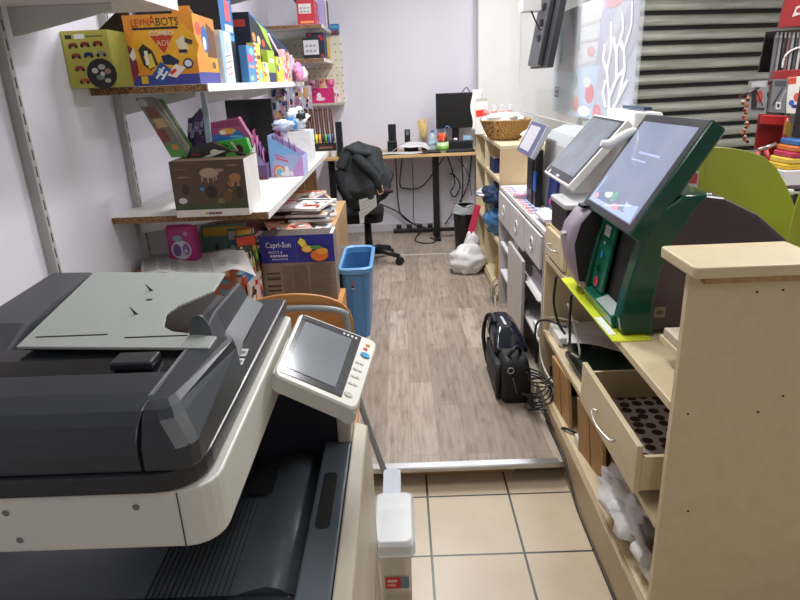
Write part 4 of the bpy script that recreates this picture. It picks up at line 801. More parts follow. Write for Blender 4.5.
# ================================================================== OFFICE CHAIR AND JACKET
cx, cy = -.285, 4.85
t = thing('office_chair', 'black swivel office chair hung with a dark jacket', 'chair', (cx, cy, .08))
for k in range(5):
    a = R(72*k-20); d = Vector((math.cos(a), math.sin(a), 0)); p0 = Vector((cx, cy, .185)); p1 = p0+d*.26+Vector((0, 0, -.035))
    b = MB(); b.tube([p0, p0+d*.12, p1], lambda u: .03-.011*u, '17181a', 8); lg = b.build('leg', 'plastic', t)
    b = MB(); n_ = Vector((-d.y, d.x, 0)); c_ = p1+Vector((0, 0, -.035))
    for s_ in (-1, 1): b.cyl(c_+n_*.008*s_+Vector((0, 0, -.004)), c_+n_*.022*s_+Vector((0, 0, -.004)), .031, '101113', n=14)
    b.cyl(c_+Vector((0, 0, 0)), p1, .008, '101113'); b.build('caster', 'plastic', lg)
b = MB(); b.cyl((cx, cy, .17), (cx, cy, .44), .034, '141517', r2=.026); b.build('gas_column', 'plastic', t)
b = MB(); b.loft([rr(cx-.21, cx+.13, cy-.23, cy+.22, .07, z=z) for z in (.45, .52)], '1b1c1f'); b.build('seat', 'cloth', t, .02, seg=3)
b = MB(); b.loft([[(x, y+cy, z+.0) for x, y, z in ((cx-.16, -.24, .62), (cx+.12, -.24, .62), (cx+.12, -.18, .62), (cx-.16, -.18, .62))], [(x, y+cy, z) for x, y, z in ((cx-.13, -.27, .98), (cx+.08, -.27, .98), (cx+.08, -.22, .98), (cx-.13, -.22, .98))]], '1b1c1f'); b.tube([(cx, cy-.18, .47), (cx, cy-.26, .52), (cx, cy-.25, .7)], .02, '141517'); b.build('backrest', 'cloth', t, .015)
# jacket: draped folds around the backrest
jc = Vector((cx-.0, cy-.22, .0))
def jk(u, v):
    th = 2*math.pi*u; top = 1.055; 
    prof = [(0, 0.0), (.06, .09), (.14, .135), (.3, .175), (.55, .195), (.8, .185), (1, .135)]
    for i in range(len(prof)-1):
        if prof[i][0] <= v <= prof[i+1][0]: k = (v-prof[i][0])/(prof[i+1][0]-prof[i][0]); r = prof[i][1]*(1-k)+prof[i+1][1]*k; break
    z = top-.42*v+.03*math.sin(th*2+1)*v-(.04*(1-math.cos(th)) if v > .2 else 0)
    f = .95+.10*math.sin(5*th+3*v)*v+.06*math.sin(11*th+5*v)*v+.28*noise.noise(Vector((math.cos(th)*2, math.sin(th)*2, v*4)))
    sx = r*f*1.0; sy = (r*f)*.62
    return jc+Vector((math.cos(th)*sx+.03*(v-.5), -.02+math.sin(th)*sy, z+.03*noise.noise(Vector((th, v*5, 2)))))
t = thing('jacket', 'dark grey tweed jacket draped over the office chair', 'jacket', (jc.x, jc.y, .53))
b = MB(); b.sheet(lambda u, v: jk(u, v), 56, 26, '3b3f42', .004); b.build('coat_body', 'cloth', t)
b = MB(); b.tube(spline([jc+Vector((-.11, -.08, .97)), jc+Vector((-.155, -.12, .87)), jc+Vector((-.15, -.13, .76)), jc+Vector((-.10, -.12, .66))], 6), lambda u: .042-.016*u, '2b2e31', 12); b.build('sleeve', 'cloth', t)
b = MB(); b.tube(spline([jc+Vector((-.04, -.11, .97)), jc+Vector((.03, -.14, .90)), jc+Vector((.09, -.14, .83)), jc+Vector((.11, -.12, .75))], 6), lambda u: .038-.01*u, '303437', 12); b.build('sleeve', 'cloth', t)
b = MB(); b.tube(spline([jc+Vector((-.10, -.06, 1.02)), jc+Vector((-.02, -.12, 1.0)), jc+Vector((.07, -.08, .98))], 6), .024, '3a3e41', 10); b.build('collar', 'cloth', t)
pa = [at(*p, y=4.495) for p in ((359, 200), (376, 195), (377, 206), (361, 219))]
b = MB(); b.slab([pa[3], pa[2], pa[1], pa[0]], .001, 'b9b7b2'); b.art(quadmap(*pa), [('l', .1, .2+.2*i, .9, .2+.2*i, .03, '8a8886') for i in range(4)]); tag(b.build('paper_tag', 'paper'), 'grey printed sheet hanging out below the jacket', 'paper')
pb_ = [at(*p, y=4.50) for p in ((359, 212), (365, 210), (364, 223), (360, 224))]
b = MB(); b.slab(pb_[::-1], .001, 'd0cdc8'); tag(b.build('paper_tag', 'paper'), 'small pale label under the hanging printed sheet', 'paper')
b = MB(); b.blob(tuple(at(387, 191, y=4.55)), (.045, .03, .022), 7, .15, col='4a3348'); tag(b.build('glove', 'cloth'), 'small purple cloth bundle at the right edge of the jacket', 'cloth')
b = MB(); b.tube(spline([at(377, 189, y=4.5), at(379, 194, y=4.5), at(383, 192, y=4.5), at(382, 185, y=4.5)], 5), .004, 'c0a070'); tag(b.build('strap', 'plastic'), 'tan strap loop beside the purple bundle', 'strap')
# ================================================================== BACK DESK
DZ = .862
t = thing('desk', 'light wood desk on black legs along the back wall', 'desk', (0, 5.7, .08))
b = MB(); b.box(-.69, .70, 5.44, 5.93, DZ-.027, DZ-.001, 'd5b48a'); b.build('desktop', 'desk', t, .003)
for x in (.305, -.62):
    b = MB(); b.box(x-.028, x+.028, 5.58, 5.64, .08, DZ-.027, '131316'); b.build('leg', 'plastic', t, .003)
    b = MB(); b.box(x-.03, x+.03, 5.47, 5.92, .08, .108, '131316'); b.build('foot', 'plastic', t, .004)
b = MB(); b.box(.33, .62, 5.60, 5.63, .14, .17, '17171a'); b.build('crossbar', 'plastic', t)
t = thing('monitor', 'black flat screen monitor on the back desk', 'monitor', (.49, 5.76, DZ))
b = MB(); b.box(.325, .695, 5.72, 5.755, 1.045, 1.345, '141417'); m_ = b.build('housing', 'plastic', t, .004)
b = MB(); b.box(.335, .685, 5.7185, 5.7199, 1.062, 1.334, '0d0d10'); b.build('display', 'plastic', m_)
b = MB(); b.box(.47, .53, 5.76, 5.79, DZ+.01, 1.1, '141417'); b.loft([rr(.40, .60, 5.70, 5.84, .02, z=z) for z in (DZ, DZ+.012)], '141417'); b.build('stand', 'plastic', t)
b = MB(); b.tube(spline([(.56, 5.77, 1.345), (.60, 5.77, 1.385), (.63, 5.78, 1.345)], 5), .004, '2a2a2c'); tag(b.build('cable_loop', 'plastic'), 'thin black cable loop on top of the desk monitor', 'cable')
t = thing('printer', 'low black box device in front of the desk monitor', 'device', (.48, 5.60, DZ))
b = MB(); b.box(.345, .635, 5.575, 5.69, DZ, DZ+.075, '17181b'); b.build('housing', 'plastic', t, .005); b = MB(); b.box(.34, .64, 5.57, 5.695, DZ+.076, DZ+.086, '3b3c42'); b.build('lid', 'gloss', t, .002)
b = MB(); b.box(.55, .62, 5.58, 5.64, DZ+.087, DZ+.125, '9fc6e4'); tag(b.build('wipe_pack', 'foil', bevel=.006), 'small light blue pack on the black box device', 'pack')
b = MB(); b.blob((.485, 5.60, DZ+.098), (.02, .02, .012), 3, .1, col='e8eaec'); tag(b.build('tape_roll', 'plastic'), 'small white lump on the black box device', 'tape')
t = thing('keyboard', 'black computer keyboard along the desk front edge', 'keyboard', (.42, 5.50, DZ))
b = MB(); b.box(.245, .64, 5.455, 5.56, DZ, DZ+.018, '1a1b1e'); b.build('housing', 'plastic', t, .004)
for r_ in range(5):
    b = MB()
    b.box(.255, .63, 5.462+r_*.019, 5.477+r_*.019, DZ+.018, DZ+.024, '26272b'); b.build('key_row', 'plastic', t, .002)
b = MB(); b.blob((.215, 5.49, DZ+.012), (.035, .05, .014), 1, .05, col='141518'); tag(b.build('computer_mouse', 'plastic'), 'black computer mouse left of the keyboard', 'mouse')
t = thing('water_bottle', 'clear water bottle with blue cap on the desk', 'bottle', (.285, 5.66, DZ))
b = MB(); b.lathe([(.030, 0), (.034, .01), (.034, .075), (.031, .08), (.034, .085), (.034, .12), (.026, .14), (.013, .155), (.012, .165)], (.285, 5.66, DZ), 'c9dce8', 16); b.build('bottle_body', 'milky', t)
b = MB(); b.lathe([(.014, .160), (.014, .178), (.012, .18)], (.285, 5.66, DZ), '3a7ac0', 14); b.build('cap', 'plastic', t)
b = MB(); b.lathe([(.0345, .05), (.0345, .09)], (.285, 5.66, DZ), 'b0cfe4', 16); b.build('label', 'card', t)
t = thing('pen_cup', 'green and white pot crammed with pens and red-handled scissors', 'pen cup', (.365, 5.50, DZ))
b = MB(); b.lathe([(.050, 0), (.052, .09), (.047, .09), (.045, .01)], (.365, 5.50, DZ), 'c5d9a8', 18); b.lathe([(.053, .02), (.053, .06)], (.365, 5.50, DZ), '7fb04a', 18); b.build('pot', 'plastic', t)
for i, (dx, dy, lx, ly, hh, c) in enumerate(((-.02, 0, -.03, 0, .14, '2f7ac0'), (.01, .01, .02, .02, .15, 'e8e8e8'), (.02, -.01, .04, -.01, .13, '333333'), (0, -.015, .01, -.03, .12, 'd8b040'))):
    b = MB(); b.cyl((.365+dx, 5.50+dy, DZ+.012), (.365+lx, 5.50+ly, DZ+hh+.05), .004, c, n=8); tag(b.build('pen', 'plastic'), ('blue', 'white', 'black', 'yellow')[i]+' pen standing in the green pot', 'pen')
b = MB(); b.blob((.36, 5.50, DZ+.125), (.036, .03, .035), 5, .45, col='e04a3a'); tag(b.build('scissors', 'plastic'), 'red plastic handles bunched at the rim of the green pot', 'scissors')
b = MB(); pts = [(.405+.024*math.cos(a*.7), 5.50, DZ+.19+.03*math.sin(a*.7)) for a in range(10)]; b.tube(pts, .004, '6fa8d8', 8); b.tube([(.395, 5.50, DZ+.16), (.375, 5.50, DZ+.02)], .004, 'b0b4b8'); tag(b.build('scissors', 'plastic'), 'pale blue handled scissors standing in the green pot', 'scissors')
t = thing('utensil_jar', 'dark red jar holding dried straw-coloured sprigs', 'jar', (.215, 5.74, DZ))
b = MB(); b.lathe([(.024, 0), (.028, .03), (.018, .06), (.02, .075)], (.215, 5.74, DZ), '6d2230', 14); b.build('jar_body', 'gloss', t)
for i in range(9):
    a = i*.7; b = MB(); b.tube([(.215, 5.74, DZ+.06), (.208+.02*math.cos(a), 5.74+.02*math.sin(a), DZ+.14), (.20+.035*math.cos(a), 5.74+.02*math.sin(a), DZ+.275-.02*(i % 3))], lambda u: .002+.011*u, 'd8b878', 6); b.build('sprig', 'matte', t)
t = thing('desk_speaker', 'tall black speaker at the middle of the desk', 'speaker', (-.06, 5.66, DZ))
b = MB(); b.loft([rr(-.115, -.03, 5.62, 5.70, .008, z=z) for z in (DZ, DZ+.10)], '131416'); b.build('base_box', 'plastic', t, .003); b = MB(); b.loft([rr(-.105, -.035, 5.63, 5.69, .02, z=z) for z in (DZ+.101, DZ+.245)], '1b1c1f'); b.build('upper_cylinder', 'plastic', t, .006)
t = thing('desk_phone', 'small black cordless handset in its cradle on the desk', 'phone', (.065, 5.74, DZ))
b = MB(); b.box(.04, .09, 5.72, 5.76, DZ+.03, DZ+.19, '1b1c20'); b.build('handset', 'plastic', t, .008); b = MB(); b.box(.03, .16, 5.70, 5.78, DZ, DZ+.035, '17181b'); b.build('cradle', 'plastic', t, .006)
b = MB(); b.box(.052, .078, 5.7185, 5.7197, DZ+.14, DZ+.175, '6d7880'); b.build('display', 'gloss', t)
b = MB(); b.sheet(lambda u, v: Vector((-.24+.48*u, 5.45+.17*v, DZ+.004+.008*math.sin(5*u+3*v)**2)), 14, 8, 'd9d7d6', .0012); tag(b.build('paper_sheets', 'paper'), 'white loose papers spread along the desk front edge', 'papers')
b = MB(); b.sheet(lambda u, v: Vector((-.08+.32*u+.05*v, 5.56+.14*v, DZ+.02+.075*math.sin(math.pi*u)*(.5+.5*v)+.01*math.sin(9*u))), 16, 8, 'ebe9e9', .0015); b.art(lambda s, tt, o=0: Vector((-.06+.10*s, 5.57+.13*tt, DZ+.03+.05*math.sin(math.pi*.3*s)+.012)), [('p', [(0, 0), (.15, 0), (.9, .9), (.75, 1)], 'c03a4a')]); tag(b.build('plastic_bag', 'foil'), 'white plastic bag with a red edge lying on the desk', 'bag')
b = MB(); b.box(-.46, -.26, 5.46, 5.6, DZ, DZ+.02, 'cfcdcc'); tag(b.build('paper_stack', 'paper'), 'grey paper stack on the desk partly behind the jacket', 'papers')
# cables behind the desk
def cable(name, label, pts, r, col='1a1a1c', n=8, mat='plastic', cat='cable', group=None):
    b = MB(); b.tube(spline(pts, n), r, col, 6); return tag(b.build(name, mat), label, cat, group)
yb = 5.90
cb = [('black cable sagging across the back wall from under the paper bag to the desk leg', [(.02, yb, .82), (-.02, yb, .55), (.03, yb, .50), (.2, yb, .52), (.42, yb, .80)]),
      ('long straight thin cable hanging left of the desk leg', [(.10, yb, .83), (.105, yb, .5), (.10, yb, .2), (.14, yb, .15)]),
      ('cable dropping from the middle of the desk to the power strip', [(-.05, yb, .83), (-.045, yb, .4), (0, yb, .22), (.18, yb-.05, .12)]),
      ('looped cable just right of the desk leg', [(.42, yb, .82), (.50, yb, .55), (.46, yb, .45), (.50, yb, .40), (.55, yb, .50), (.50, yb, .60), (.45, yb, .62)]),
      ('cable crossing down towards the black waste bin', [(.66, yb, .8), (.62, yb, .5), (.50, yb, .28), (.40, yb, .14)]),
      ('thick cable falling beside the open cabinet', [(.56, yb, .82), (.575, yb, .5), (.54, yb, .25), (.52, yb, .14)]),
      ('thin cable slanting over the looped cable', [(.48, yb, .82), (.62, yb, .62), (.66, yb, .4)]),
      ('cable lying on the floor by the black desk leg', [(.16, yb-.1, .10), (.10, 5.55, .085), (.15, 5.42, .085), (.25, 5.40, .085), (.29, 5.50, .085), (.24, 5.58, .086)]),
      ('cable running low behind the chair to the power strip', [(-.22, yb, .36), (-.05, yb-.02, .28), (.1, yb-.05, .16), (.22, yb-.05, .12)])]
for l, p in cb: cable('desk_cable', l, p, .0065 if 'thin' not in l else .004)
t = thing('power_strip', 'black power strip on the floor against the back wall', 'power strip', (.12, 5.86, .08))
b = MB(); b.box(-.10, .33, 5.83, 5.88, .081, .12, '1c1c1e'); b.build('housing', 'plastic', t, .005)
for i in range(4): b = MB(); b.box(-.07+i*.1, -.02+i*.1, 5.835, 5.875, .1205, .16, '141416'); b.build('plug', 'plastic', t, .006)
# ================================================================== FLOOR OF THE AISLE, RIGHT SIDE
t = thing('black_bin', 'small black waste bin with a clear liner under the desk end', 'bin', (.50, 5.02, .08))
bring = lambda r, z: [(.50+r*math.cos(k*.3927), 5.02+r*math.sin(k*.3927), z) for k in range(16)]
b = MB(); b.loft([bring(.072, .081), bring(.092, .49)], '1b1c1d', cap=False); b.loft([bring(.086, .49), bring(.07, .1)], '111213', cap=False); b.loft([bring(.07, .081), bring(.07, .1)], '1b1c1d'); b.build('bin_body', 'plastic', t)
b = MB(); b.sheet(lambda u, v: Vector((.50+(.088+.02*v*(1+.4*math.sin(7*6.28*u)))*math.cos(6.283*u), 5.02+(.088+.02*v)*math.sin(6.283*u), .50-.07*v+.02*noise.noise(Vector((u*9, v*3, 1))))), 40, 5, 'b9bdc0', .001); b.build('liner', 'milky', t)
b = MB(); b.blob((.47, 4.50, .175), (.14, .12, .11), 11, .13, 2.6, 'f0eeed', 32, 22); b.blob((.51, 4.56, .27), (.06, .06, .09), 12, .2, 3, 'e6e3e2'); o = tag(b.build('rubbish_bag', 'bag'), 'knotted white rubbish bag on the floor by the open cabinet', 'bag'); o.location.z = .082
pp = [at(*p, y=4.62) for p in ((465, 242), (475, 204), (481, 206), (472, 243))]
b = MB(); b.slab([pp[0], pp[3], pp[2], pp[1]], .004, 'd8405f'); tag(b.build('folder', 'plastic'), 'pink-red upright strip behind the white rubbish bag', 'folder')
# laptop bags
t = thing('laptop_bag', 'black satchel with shiny navy flap leaning on the grey cabinet', 'bag', (.47, 2.7, .08))
def bx(x0, x1, y0, y1, z, r=.022): return rr(x0, x1, y0, y1, r, z=z)
b = MB(); b.loft([bx(.420, .535, 2.47, 2.84, .081), bx(.412, .543, 2.462, 2.85, .12), bx(.408, .540, 2.462, 2.85, .22), bx(.412, .53, 2.475, 2.84, .275), bx(.43, .52, 2.50, 2.82, .295)], '15161a', smooth=True); b.build('main_pocket', 'matte', t)
b = MB(); b.loft([bx(.390, .409, 2.50, 2.82, .09, .008), bx(.384, .407, 2.49, 2.83, .17, .008), bx(.388, .409, 2.50, 2.82, .26, .008)], '1b1d22', smooth=True); b.build('front_pocket', 'matte', t)
b = MB(); b.loft([bx(.395, .545, 2.58, 2.86, .278, .02), bx(.392, .545, 2.60, 2.88, .30, .02), bx(.402, .52, 2.64, 2.89, .34, .02), bx(.425, .49, 2.68, 2.87, .37, .02)], '151a29', smooth=True); b.build('flap', 'gloss', t)['label'] = 'shiny navy flap'
b = MB(); b.tube(spline([(.40, 2.86, .10), (.376, 2.85, .25), (.388, 2.83, .36), (.41, 2.79, .385), (.42, 2.74, .365)], 6), .010, '1a1c22', 8); b.build('carry_strap', 'matte', t)
b = MB(); b.tube(spline([(.44, 2.52, .285), (.455, 2.50, .32), (.48, 2.52, .335), (.505, 2.56, .30)], 6), .009, '222428', 8); b.build('handle', 'matte', t)
b = MB(); b.tube([(.445+.014*math.cos(k*.7), 2.456, .25+.014*math.sin(k*.7)) for k in range(10)], .0028, 'c0c0c0', 6); b.build('ring', 'metal', t)
b = MB(); b.tube(spline([(.455, 2.458, .215), (.475, 2.456, .13)], 3), .0025, '9a9ca0', 5); b.build('zip', 'metal', t)
b = MB(); b.slab([(.455, 2.70, .3715), (.467, 2.70, .3715), (.46, 2.80, .3735), (.45, 2.80, .3735)], .003, 'cfd4dc'); b.build('name_tag', 'card', t)
# ================================================================== GOODS ON AND IN THE GREY CABINET
GZ = .839
b = MB(); b.box(.605, .66, 2.95, 3.74, GZ, GZ+.004, 'e2dfe0'); q = quadmap((.606, 3.74, GZ+.004), (.66, 3.74, GZ+.004), (.66, 2.95, GZ+.004), (.606, 2.95, GZ+.004))
q = quadmap((.604, 3.74, GZ+.0045), (.604, 2.95, GZ+.0045), (.66, 2.95, GZ+.0045), (.66, 3.74, GZ+.0045)) if False else (lambda s, tt, o=0: Vector((.66-.055*tt, 2.95+.79*s, GZ+.0045+o)))
t = thing('label_strip', 'long white strip of red and blue marks on the grey cabinet edge', 'label strip', (.63, 3.35, GZ)); b.build('strip', 'card', t)
for i in range(11):
    b = MB(); b.art(q, [('r', .03+.088*i, .08, .085+.088*i, .42, '5a6ac0'), ('r', .03+.088*i, .5, .085+.088*i, .92, 'd04a5a'), ('r', .045+.088*i, .6, .06+.088*i, .8, 'f0e8e8')]); b.build('sticker', 'card', t)
b = MB(); b.box(.665, .85, 2.70, 2.98, GZ, GZ+.02, 'f0eeee'); tag(b.build('paper_stack', 'paper'), 'stack of white papers on the grey cabinet below the tilted screen', 'papers')
b = MB(); b.box(.612, .70, 2.66, 2.85, GZ+.001, GZ+.012, 'dddbe0'); b.build; tag(b.build('envelope', 'paper'), 'loose white envelope at the near corner of the grey cabinet', 'envelope').location.z = GZ+.021
t = thing('card_reader', 'blue-framed tilted payment screen on a dark stand', 'payment terminal', (.68, 3.25, GZ))
A_, D_ = Vector((.62, 3.40, 1.092)), Vector((.62, 3.035, 1.092)); B_, C_ = Vector((.705, 3.42, 1.238)), Vector((.705, 3.07, 1.238))
def tilted(parent, A, Bq, Cq, D, th, col, bez, mats, smat, parts=('housing', 'display'), inset=(.06, .06, .1, .08), frame=None, frn='plastic', r=.012):
    """A far-bottom, Bq far-top, Cq near-top, D near-bottom: slab screen facing up into the aisle"""
    q = quadmap(Bq, Cq, D, A); b = MB(); n = (q(0, 0, 1)-q(0, 0, 0))
    b.slab([A, D, Cq, Bq] if (A-D).cross(Cq-D).dot(n) < 0 else [Bq, Cq, D, A][::-1], .001, col)
    b = MB(); ring = lambda o, i=0: [tuple(q(x, y, o)) for x, y in ((i, i), (1-i, i), (1-i, 1-i), (i, 1-i))]
    b.loft([ring(-th, .04), ring(-th*.8), ring(0)], col); h = b.build(parts[0], mats, parent, .004)
    a, b2, c2, d2 = inset
    fr = MB(); fr.loft([[tuple(q(x, y, o)) for x, y in ((r, r), (1-r, r), (1-r, 1-r), (r, 1-r))] for o in (.0002, .0012)], bez); fr.build('bezel', 'gloss', h)
    d = MB(); d.loft([[tuple(q(x, y, o)) for x, y in ((a, c2), (1-b2, c2), (1-b2, 1-d2), (a, 1-d2))] for o in (.0013, .0018)], '9aa6c4'); dd = d.build(parts[1], smat, h)
    return q, h, dd
q, h, dd = tilted(t, A_, B_, C_, D_, .03, 'b9bcc4', '16235e', 'plastic', 'screen_small', inset=(.10, .25, .12, .12))
b = MB(); b.box(.665, .70, 3.10, 3.16, GZ, 1.12, '12141c'); b.box(.66, .70, 3.17, 3.30, GZ, 1.10, '1c2436'); b.build('stand', 'plastic', t, .005)
b = MB(); b.box(.655, .664, 3.08, 3.12, .92, 1.02, '2f6fd0'); b.build('blue_clip', 'plastic', t, .003)
b = MB(); b.lathe([(.05, 0), (.055, .02), (.03, .045), (.01, .05)], (.655, 3.36, GZ), 'c4c2c6', 14); b.lathe([(.035, .015), (.036, .03)], (.645, 3.34, GZ), 'e59ac0', 12); tag(b.build('mouse_pack', 'plastic'), 'grey and pink rounded object on the grey cabinet by the sticker strip', 'device')
t = thing('cash_register', 'light grey rounded machine behind the blue-framed screen', 'machine', (.80, 3.0, GZ))
b = MB(); b.loft([[(x, y, z) for x, z in ((.715, GZ+.001), (.95, GZ+.001), (.99, 1.16), (.93, 1.215), (.84, 1.225), (.775, 1.20), (.745, 1.15))] for y in (2.86, 3.28)], 'b6b9bb'); b.build('housing', 'plastic', t, .012)
b = MB(); b.loft([[(x, y, z) for x, z in ((.703, GZ+.001), (.714, GZ+.001), (.728, 1.02), (.716, 1.02))] for y in (2.87, 3.02)], '2c3a78'); b.build('side_label', 'plastic', t)['label'] = 'navy blue side panel'
b = MB(); b.box(.699, .7025, 2.92, 2.95, .885, .91, 'e04a90'); b.build('sticker', 'card', t)
# tilted white-framed till screen
t = thing('till_screen', 'white-framed tilted till screen in the middle of the counter', 'screen', (.78, 2.55, .881))
A_, D_ = Vector((.635, 2.80, 1.058)), Vector((.635, 2.385, 1.058)); B_, C_ = Vector((.85, 2.812, 1.297)), Vector((.85, 2.398, 1.297))
q, h, dd = tilted(t, A_, B_, C_, D_, .035, 'eceae9', '2b2d31', 'plastic', 'screen_grey', inset=(.06, .08, .13, .06), r=.03)
b = MB(); b.art(q, [('e', .16, .05, .03, .035, 'd8d8d8'), ('r', .44, .04, .56, .07, 'c0c0c0')], .0014); b.build('bezel_mark', 'gloss', h)
b = MB(); b.loft([[(x, y, z) for x, z in ((.78, .97), (.90, .93), (.99, 1.28), (.90, 1.30))] for y in (2.52, 2.70)], 'e2e0e0'); b.box(.79, .98, 2.45, 2.76, .882, .93, 'dcdad9'); b.build('stand', 'plastic', t, .008)
b = MB(); b.loft([[(x, y, z) for x, z in ((.90, 1.10), (1.0, 1.12), (1.0, 1.315), (.89, 1.322))] for y in (2.44, 2.78)], 'efeeee'); b.build('rear_housing', 'plastic', t, .01)
b = MB(); b.box(.93, .96, 2.46, 2.70, 1.3221, 1.335, '3c4a66'); b.build('rear_display', 'gloss', t)
# scanner arm and receipt printer between the two screens
t = thing('barcode_scanner', 'white curved hand scanner on a stand between the two screens', 'scanner', (.82, 2.28, .88))
pA = at(601, 143, y=2.12); pB = at(630, 133, y=2.12)
b = MB(); b.tube(spline([pA, pA+Vector((.03, 0, -.004)), pB, pB+Vector((.04, 0, 0))], 6), lambda u: .006+.011*math.sin(math.pi*min(1, u*.8+.12)), 'f0f0ef', 12); b.build('head', 'plastic', t)
b = MB(); b.tube(spline([pB+Vector((.03, 0, -.01)), pB+Vector((.05, .05, -.10)), (.87, 2.20, .90)], 6), .014, '4a4d50', 10); b.build('neck', 'plastic', t)
b = MB(); b.lathe([(.04, 0), (.04, .015), (.02, .03)], (.87, 2.21, .8805), 'e8e8e8', 16); b.build('foot', 'plastic', t)
b = MB(); b.box(.86, 1.06, 2.26, 2.42, .882, 1.04, 'eae8e6'); b.box(.87, 1.05, 2.255, 2.26, .95, .99, '2a2a2a'); tag(b.build('receipt_printer', 'plastic', bevel=.01), 'white receipt printer half hidden behind the green screen', 'printer')
t = thing('coin_scale', 'black device with pale grey top on the cream drawer block', 'device', (.69, 2.42, .88))
b = MB(); b.box(.612, .76, 2.30, 2.53, .881, .985, '141416'); b.build('base_box', 'plastic', t, .006)
b = MB(); b.loft([rr(.605, .77, 2.29, 2.54, .02, z=z) for z in (.986, 1.006)], 'c3c3c5'); b.build('top_plate', 'plastic', t, .005)
# ================================================================== GREEN LOTTERY TERMINAL
TG = '0f4a38'; TG2 = '1c6a50'; PU = '4c3e46'; MV = 'a394a4'
t = thing('lottery_terminal', 'green and mauve ticket terminal with large tilted screen', 'terminal', (.8, 1.85, .746))
TZ = .7505
b = MB(); b.prism([(.68, TZ), (1.09, TZ), (1.11, .96), (1.06, 1.01), (.97, 1.085), (.87, 1.135), (.80, 1.145), (.75, 1.14), (.72, 1.08), (.69, .98), (.67, .87)], 'y', 1.665, 2.10, PU); b.build('housing', 'plastic', t, .012)
def band(xo, y0, y1, col, nm, wd, mat='gloss', bev=.006):
    fr = [(.612, TZ), (.602, .80), (.615, .88), (.632, .96), (.655, 1.05), (.70, 1.115), (.745, 1.148)]
    bk = [(.815, 1.150), (.775, 1.10), (.730, 1.02), (.705, .94), (.695, .86), (.695, .80), (.705, TZ)]
    b = MB(); b.prism([(x+xo, z) for x, z in fr]+[(x+xo, z) for x, z in bk], 'y', y0, y1, col); return b.build(nm, mat, t, bev)
band(0.006, 1.65, 1.705, TG, 'side_arch', .05)
band(.004, 1.985, 2.005, TG, 'inner_arch', .05)
b = MB(); b.prism([(.648, 1.04), (.70, 1.115), (.745, 1.150), (.86, 1.140), (.80, 1.06)], 'y', 1.705, 1.955, TG); b.build('top_bridge', 'gloss', t, .006)
b = MB(); b.prism([(.622, .80), (.632, .80), (.672, 1.04), (.660, 1.04)], 'y', 1.875, 1.984, TG2); kp = b.build('key_panel', 'gloss', t, .002)
qk = quadmap((.6585, 1.984, 1.035), (.6585, 1.875, 1.035), (.6205, 1.875, .805), (.6205, 1.984, .805))
def kd(nm, it, lab=None):
    b = MB(); o = .0015
    b.art(qk, it, .0025); ob = b.build(nm, 'gloss', kp)
    if lab: ob['label'] = lab
kd('round_button', [('e', .5, .09, .16, .075, 'e04a55')], 'round red button'); kd('round_button', [('e', .42, .27, .12, .05, '12382c')], 'dark button'); kd('round_button', [('e', .45, .47, .12, .05, '3a8ac0')], 'round blue button')
kd('paper_label', [('r', .28, .74, .72, .88, 'cfd4d2'), ('r', .32, .83, .68, .84, '7b8280'), ('r', .32, .79, .62, .80, '7b8280')], 'small white paper label'); kd('small_key', [('r', .3, .92, .45, .96, 'b0b8b4')]); kd('small_key', [('r', .55, .92, .7, .96, 'b0b8b4')]); kd('small_key', [('r', .4, .62, .55, .66, 'b0b8b4')])
b = MB(); b.prism([(.645, .80), (.650, .80), (.684, 1.04), (.679, 1.04)], 'y', 1.706, 1.873, '101715'); b.build('ticket_bay', 'matte', t)
b = MB(); b.prism([(.607, TZ), (.60, .785), (.644, .80), (.644, TZ)], 'y', 1.706, 1.984, TG2); b.build('bay_sill', 'gloss', t, .002)
b = MB(); b.slab([(.604, 1.715, .7875), (.642, 1.715, .801), (.642, 1.865, .801), (.604, 1.865, .7875)][::1], .0015, 'a9b4b0'); b.build('sill_plate', 'gloss', t)
# mauve printer bulge
rings = []
for z, x0, r in ((TZ+.001, .615, .03), (.79, .590, .04), (.86, .560, .05), (.93, .545, .055), (.985, .557, .055), (1.03, .590, .05), (1.048, .625, .04)):
    rings.append(rr(x0, .70, 2.010, 2.165, .04, z=z, rs=(.030, .012, .012, .06)))
b = MB(); b.loft(rings, MV, smooth=True); pb = b.build('printer_housing', 'plastic', t)
b = MB(); b.loft([rr(.560, .64, 2.0, 2.04, .01, z=z) for z in (1.0, 1.04)], MV); 
b = MB(); b.prism([(.590, .80), (.578, .86), (.568, .93), (.585, 1.0), (.625, 1.05), (.66, 1.045), (.64, .95), (.635, .80)], 'y', 2.0055, 2.0105, '1c181d'); b.build('printer_mouth', 'matte', pb)
b = MB(); b.loft([rr(.59, .635, 2.03, 2.08, .008, z=z) for z in (1.047, 1.056)], '1a1c1c'); b.build('release_key', 'gloss', pb)
b = MB(); b.loft([[(x, y, z) for x, z in ((.535, .958), (.56, .945), (.56, .964))] for y in (2.05, 2.09)], MV); b.build('ticket_lip', 'plastic', pb, .003)
